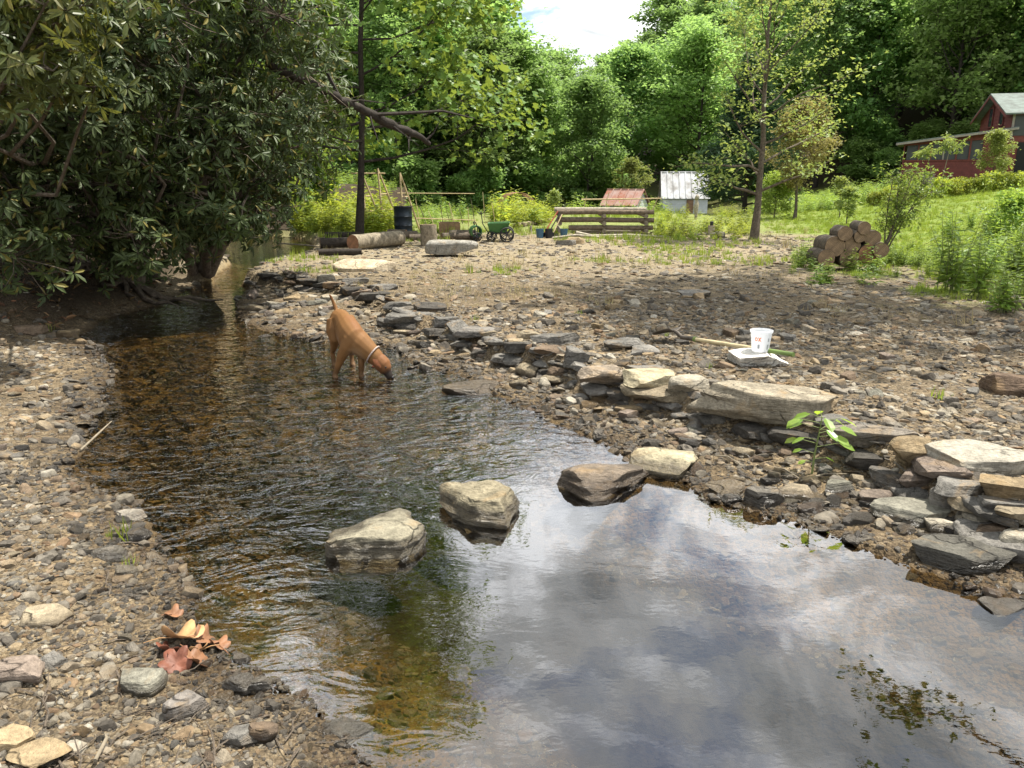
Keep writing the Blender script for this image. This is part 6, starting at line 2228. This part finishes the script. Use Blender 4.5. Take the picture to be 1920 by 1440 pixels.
zl, zr = PD(1690, 270, 51.2)[2], PD(1895, 243, 48.5)[2]
sill = PD(1790, 300, 49.8)[2]
head = lambda u_: zl - 0.12 + (zr - zl) * u_ / LP * 0.55


def board(u0, u1, z0, z1, v0=0.0, mat='red', name='siding_board', par=house, z1b=None):
    mb = MB(); z1b = z1 if z1b is None else z1b
    mb.prism([hp(u0, v0 + 0.03, z0), hp(u1, v0 + 0.03, z0), hp(u1, v0 + 0.005, z1b), hp(u0, v0 + 0.005, z1)], tuple(np.append(-nrm * 0.05, 0)))
    return mb.build(name, M[mat], par)


nb = 12
for k in range(nb):
    board(0, LP, base_z + (sill - base_z) * k / nb, base_z + (sill - base_z) * (k + 1) / nb)
# screens between posts
nsx = 6
for k in range(nsx):
    u0 = 0.15 + (LP - 1.6) * k / nsx; u1 = 0.15 + (LP - 1.6) * (k + 1) / nsx
    fr = board(u0 + 0.05, u1 - 0.05, sill + 0.03, head((u0 + u1) / 2), -0.06, 'screen', 'screen_window')
    mb = MB(); mb.prism([hp(u1 - 0.045, 0.05, sill), hp(u1 + 0.045, 0.05, sill), hp(u1 + 0.045, 0.05, head(u1)), hp(u1 - 0.045, 0.05, head(u1))], tuple(np.append(-nrm * 0.1, 0)))
    mb.build('frame_post', M['red'] if k != 2 else M['trim'], fr)
board(LP - 1.4, LP, sill, head(LP - 0.7), 0.0)
mb = MB(); mb.prism([hp(0, 0.03, head(0)), hp(LP, 0.03, head(LP)), hp(LP, 0.03, zr), hp(0, 0.03, zl)], tuple(np.append(-nrm * 0.08, 0))); mb.build('fascia_wall', M['red'], house)
mb = MB(); mb.prism([hp(0, 0.06, sill - 0.05), hp(LP, 0.06, sill - 0.05), hp(LP, 0.06, sill + 0.02), hp(0, 0.06, sill + 0.02)], tuple(np.append(-nrm * 0.1, 0))); mb.build('sill', M['red'], house)
# porch side wall and roof
mb = MB(); mb.prism([hp(-0.005, -0.05, base_z), hp(-0.005, -4.0, base_z), hp(-0.005, -4.0, zl), hp(-0.005, -0.05, zl)], tuple(np.append(ex * 0.08, 0))); mb.build('side_wall', M['red'], house)
mb = MB(); mb.prism([hp(-0.45, 0.45, zl - 0.03), hp(LP + 0.2, 0.45, zr + 0.05), hp(LP + 0.2, -4.2, zr + 0.05), hp(-0.45, -4.2, zl - 0.03)], (0, 0, 0.10)); mb.build('porch_roof', M['hroof'], house)
mb = MB(); mb.prism([hp(-0.45, 0.465, zl - 0.09), hp(LP + 0.2, 0.465, zr - 0.01), hp(LP + 0.2, 0.465, zr + 0.10), hp(-0.45, 0.465, zl + 0.02)], tuple(np.append(-nrm * 0.012, 0))); mb.build('eave_board', M['trim'], house)
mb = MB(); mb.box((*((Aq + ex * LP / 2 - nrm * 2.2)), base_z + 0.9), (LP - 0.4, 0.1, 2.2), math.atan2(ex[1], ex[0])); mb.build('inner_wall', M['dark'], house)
# main block behind the porch's right end
C0 = PD(1894, 250, 48.4)[:2]; sd_ = norm(PD(1838, 230, 54.5)[:2] - C0); fd = np.array([sd_[1], -sd_[0]])   # sd_: along the gable wall, away; fd: to the right
GW = 6.2; eavz = PD(1890, 212, 48.6)[2]; apz = PD(1866, 180, 51.5)[2]; FL = 6.0


def gp(s_, r_, z):
    q = C0 + sd_ * s_ + fd * r_
    return (q[0], q[1], z)


nb = 26
for k in range(nb):
    z0 = base_z + (apz - base_z) * k / nb; z1 = base_z + (apz - base_z) * (k + 1) / nb

    def span(z):
        f_ = 0 if z <= eavz else (z - eavz) / (apz - eavz)
        return f_ * GW / 2, GW - f_ * GW / 2
    a0, a1 = span(z0); b0, b1 = span(z1)
    mb = MB(); mb.prism([gp(a0, -0.02, z0), gp(a1, -0.02, z0), gp(max(b1, b0 + 0.01), 0.0, z1), gp(b0, 0.0, z1)], tuple(np.append(fd * 0.05, 0))); mb.build('siding_board', M['red'], house)
    if z1 <= eavz + 0.2:
        mb = MB(); mb.prism([gp(-0.02, 0.03, z0), gp(-0.02, FL, z0), gp(0.0, FL, min(z1, eavz)), gp(0.0, 0.03, min(z1, eavz))], tuple(np.append(sd_ * 0.05, 0))); mb.build('siding_board', M['red'], house)
for sgn in (0, 1):
    e = -0.4 if sgn == 0 else GW + 0.4
    ez = eavz - 0.13 * (apz - eavz)
    mb = MB(); mb.prism([gp(GW / 2, -0.5, apz + 0.05), gp(GW / 2, FL + 0.5, apz + 0.05), gp(e, FL + 0.5, ez + 0.05), gp(e, -0.5, ez + 0.05)], (0, 0, 0.09)); mb.build('main_roof', M['hroof'], house)
    mb = MB(); mb.prism([gp(GW / 2, -0.52, apz - 0.12), gp(e, -0.52, ez - 0.12), gp(e, -0.52, ez + 0.06), gp(GW / 2, -0.52, apz + 0.06)], tuple(np.append(fd * 0.018, 0))); mb.build('barge_board', M['red'], house)
for k, s_ in enumerate((1.5, 3.6)):
    mb = MB(); mb.prism([gp(s_, -0.06, eavz - 0.55), gp(s_ + 0.7, -0.06, eavz - 0.55), gp(s_ + 0.7, -0.06, eavz + 0.55), gp(s_, -0.06, eavz + 0.55)], tuple(np.append(fd * 0.03, 0))); w_o = mb.build('window', M['glass'], house)
    mb = MB()
    for (x0, x1, z0, z1) in ((s_ - 0.08, s_, -0.63, 0.63), (s_ + 0.7, s_ + 0.78, -0.63, 0.63), (s_, s_ + 0.7, 0.55, 0.63), (s_, s_ + 0.7, -0.63, -0.55)):
        mb.prism([gp(x0, -0.09, eavz + z0), gp(x1, -0.09, eavz + z0), gp(x1, -0.09, eavz + z1), gp(x0, -0.09, eavz + z1)], tuple(np.append(fd * 0.06, 0)))
    mb.build('frame', M['red'], w_o)
mb = MB(); mb.prism([gp(-0.05, 0.5, base_z + 0.1), gp(-0.05, 1.6, base_z + 0.1), gp(-0.05, 1.6, base_z + 2.4), gp(-0.05, 0.5, base_z + 2.4)], tuple(np.append(sd_ * 0.02, 0))); dr_ = mb.build('door', M['dark'], house)
mb = MB(); mb.prism([gp(-0.05, 0.15, eavz - 1.3), gp(-0.05, 2.2, eavz - 1.3), gp(-0.05, 2.2, eavz - 0.15), gp(-0.05, 0.15, eavz - 0.15)], tuple(np.append(sd_ * 0.02, 0))); mb.build('screen_window', M['screen'], house)
mb = MB(); mb.prism([gp(-0.07, 0.0, eavz - 1.5), gp(-0.07, 0.13, eavz - 1.5), gp(-0.07, 0.13, eavz - 0.02), gp(-0.07, 0.0, eavz - 0.02)], tuple(np.append(sd_ * 0.02, 0))); mb.build('corner_trim', M['trim'], house)
# white propane tank / utility box in front of the porch's left end
p = PD(1742, 328, 43.5)
root = empty('white_box', (p[0], p[1], GZ(p[0], p[1])), 0.2, 'white utility box at the foot of the porch', 'box')
mb = MB(); mb.box((0, 0, 0.42), (0.42, 0.35, 0.84)); bx_ = mb.build('cabinet', M['trim'], root)
mb = MB(); mb.box((0, 0, 0.865), (0.48, 0.41, 0.05)); mb.build('lid', M['trim'], root)

# ------------------------------------------------------------------ seedling in the rubble
q = at(1522, 888)
seed = empty('seedling', q, 0, 'bright green seedling with broad leaves growing from the rubble', 'seedling')
M['seedleaf'] = leaf_mat('seedling_leaf', (0.14, 0.24, 0.03), (0.21, 0.32, 0.05), (0.45, 0.60, 0.06), 0.45, 0.4, 0.5, 0.1)
mb = MB(); mb.tube([(0, 0, -0.03), (0.005, 0, 0.12), (0.02, 0.005, 0.24), (0.025, 0, 0.335)], [0.006, 0.0055, 0.004, 0.0025], 6); mb.build('stem', M['herb_stem'], seed, smooth=60)
rng = np.random.default_rng(12)
SL = [(0.30, -2.9, 0.11, 0.11), (0.31, -0.3, 0.10, 0.10), (0.335, 1.4, 0.06, 0.09), (0.33, -1.5, 0.04, 0.11), (0.33, 2.6, 0.06, 0.10), (0.27, 2.9, 0.09, 0.08), (0.26, -1.2, 0.05, 0.09), (0.24, 0.1, 0.12, 0.12), (0.22, -0.7, 0.08, 0.10),
      (0.20, 3.3, 0.08, 0.08), (0.18, 3.0, 0.11, 0.075), (0.16, -0.2, 0.12, 0.10), (0.12, 2.7, 0.07, 0.06), (0.09, -0.4, 0.06, 0.055), (0.07, 3.3, 0.05, 0.05), (0.26, 0.6, 0.13, 0.08), (0.30, 3.4, 0.13, 0.09)]
for k, (z, a_, st_, ln) in enumerate(SL):
    b0 = np.array([0.02 * z / 0.3, 0, z])
    d = np.array([math.cos(a_), math.sin(a_) * 0.8, 0.25])
    tip = b0 + norm(d) * st_
    lv = new_obj('leaf', leaf_mesh('leaf', M['seedleaf'], np.zeros((1, 3)), np.array([[d[0], d[1], -0.35]]), np.array([[rng.normal() * 0.25, -0.25 + rng.normal() * 0.2, 1.0]]), np.array([ln]), np.array([ln * 0.62]), 'long', rng.uniform(0, 1, 1)), seed, tuple(tip))
    mb = MB(); mb.tube([tuple(b0 - tip), (0, 0, 0)], [0.0022, 0.0015], 4); mb.build('petiole', M['herb_stem'], lv)

# ------------------------------------------------------------------ dead leaves, sticks, tufts on the near bank
def dead_mat(name, c):
    return plain(name, c, 0.6, 0, 14, 0.35, 0.2)


M['dead1'] = dead_mat('dead_leaf_tan', (0.33, 0.19, 0.085)); M['dead2'] = dead_mat('dead_leaf_red', (0.14, 0.048, 0.026)); M['dead3'] = dead_mat('dead_leaf_brown', (0.18, 0.085, 0.04))


def dead_leaf(px_, py_, size, rz, tilt, mat, label, curl=0.6, seed=0):
    rng = np.random.default_rng(seed)
    n_ = 30
    out = []
    for k in range(n_):
        a_ = 2 * math.pi * k / n_
        lob = 0.62 + 0.30 * abs(math.cos(2.5 * a_)) ** 1.2 + rng.normal() * 0.03
        out.append((a_, lob))
    vs = [(0, 0, 0)]
    for f_ in (0.5, 1.0):
        for (a_, l_) in out:
            r_ = l_ * f_
            x, y = r_ * math.cos(a_), r_ * math.sin(a_)
            z = curl * (r_ ** 2) * (0.6 + 0.6 * math.sin(a_ * 2 + seed)) + 0.10 * abs(y) + 0.05 * math.sin(a_ * 5) * f_
            vs.append((x, y, z))
    fs = [(0, 1 + k, 1 + (k + 1) % n_) for k in range(n_)] + [(1 + k, 1 + n_ + k, 1 + n_ + (k + 1) % n_, 1 + (k + 1) % n_) for k in range(n_)]
    mb = MB(); mb.add([tuple(np.array(v) * size) for v in vs], fs)
    q = at(px_, py_)
    o = mb.build('dead_leaf', mat, None, smooth=80, loc=(q[0], q[1], q[2] + size * 0.28))
    o.rotation_euler = (tilt[0], tilt[1], rz)
    md = o.modifiers.new('t', 'SOLIDIFY'); md.thickness = 0.0006
    mb = MB(); mb.tube([(-0.1 * size, 0, 0.003), (-0.9 * size, 0.1 * size, 0.05 * size), (-1.5 * size, 0.05 * size, -0.1 * size)], [0.0022, 0.002, 0.0015], 5)
    mb.build('stalk', mat, o)
    tag(o, label, 'leaf')
    return o


DL = [(342, 1206, 0.085, 0.3, (-0.35, 0.1), 'dead1', 'big tan dead leaf curled on the near gravel at the water'), (312, 1226, 0.05, 2.2, (0.7, 0.4), 'dead2', 'small dark red dead leaf tucked under the tan one'),
      (330, 1250, 0.062, 1.1, (0.5, -0.4), 'dead2', 'red dead leaf lying on the gravel side of the leaf heap'), (366, 1245, 0.058, -0.6, (-0.6, 0.5), 'dead3', 'brown dead leaf standing on edge in the leaf heap'),
      (385, 1205, 0.058, 0.9, (0.4, 0.6), 'dead3', 'brown dead leaf touching the water beside the tan one'), (410, 1214, 0.045, 2.6, (0.3, -0.2), 'dead3', 'dead leaf farthest over the water of the leaf heap'),
      (325, 1155, 0.04, 0.4, (0.1, 0.1), 'dead3', 'flat brown dead leaf lying on the gravel above the leaf heap'), (372, 1228, 0.05, 3.6, (0.8, 0.2), 'dead1', 'narrow tan dead leaf upright behind the brown one'),
      (1190, 568, 0.05, 0.4, (0.1, 0.1), 'dead2', 'lone red dead leaf in the middle of the gravel bench')]
for k, (px_, py_, s_, rz, ti, mm, lab) in enumerate(DL):
    dead_leaf(px_, py_, s_, rz, ti, M[mm], lab, seed=k)

STK = [((152, 852), (212, 812), 0.007, 'pale stick reaching from the gravel into the creek'), ((1500, 908), (1590, 895), 0.006, 'thin stick lying among the rubble by the seedling'),
       ((1440, 880), (1500, 905), 0.006, 'bent twig in the rubble beside the dark wet rock'), ((1525, 880), (1605, 922), 0.005, 'twig pointing from the seedling to the pool'),
       ((180, 1435), (198, 1385), 0.006, 'dry stick upright-lying on the near gravel'), ((1340, 860), (1385, 875), 0.005, 'short twig below the long pale slab'), ((1600, 700), (1655, 712), 0.007, 'dry stick on the sunlit bench gravel'),
       ((520, 480), (640, 470), 0.02, 'bare pole lying by the far pool'), ((100, 505), (130, 560), 0.02, 'dead grey branch stuck out of the left bank')]
for k, (a_, b_, r_, lab) in enumerate(STK):
    p0 = np.array(at(*a_)); p1 = np.array(at(*b_))
    p0[2] = max(p0[2], 0.0) + r_ + 0.015; p1[2] = max(p1[2], 0.0) + r_ + 0.015
    mid = (p0 + p1) / 2 + np.array([0.01, 0.02, 0.012])
    mb = MB(); mb.tube([(0, 0, 0), tuple(mid - p0), tuple(p1 - p0)], [r_, r_ * 0.9, r_ * 0.5], 6)
    tag(mb.build('stick', M['bark_pale'], None, smooth=60, loc=tuple(p0)), lab, 'stick')
TF = [(228, 1008, 0.13, 'bright grass tuft at the left waterline'), (240, 1060, 0.07, 'small grass sprig among the stones below the larger tuft'), (205, 1345 - 340, 0.05, 'tiny grass sprout on the left gravel'),
      (1765, 750, 0.12, 'thin grass sprout on the sunlit bench'), (1330, 690, 0.06, 'low green sprout beside the white rock'), (890, 600, 0.08, 'grass sprout on top of the wall'), (880, 512, 0.22, 'green weed tuft on the upper bench edge'),
      (1085, 590, 0.07, 'pale green sprout in the bench gravel'), (1250, 630, 0.06, 'green sprout near the shovel blade'), (95, 620, 0.10, 'yellow green sprig on the far left gravel')]
for k, (px_, py_, s_, lab) in enumerate(TF):
    q = at(px_, py_)
    o = new_obj('grass_tuft', tuft(1000 + k, 16, s_, s_ * 0.06, 0.5, M['grass']), None, (q[0], q[1], q[2] - 0.005))
    tag(o, lab, 'grass tuft')
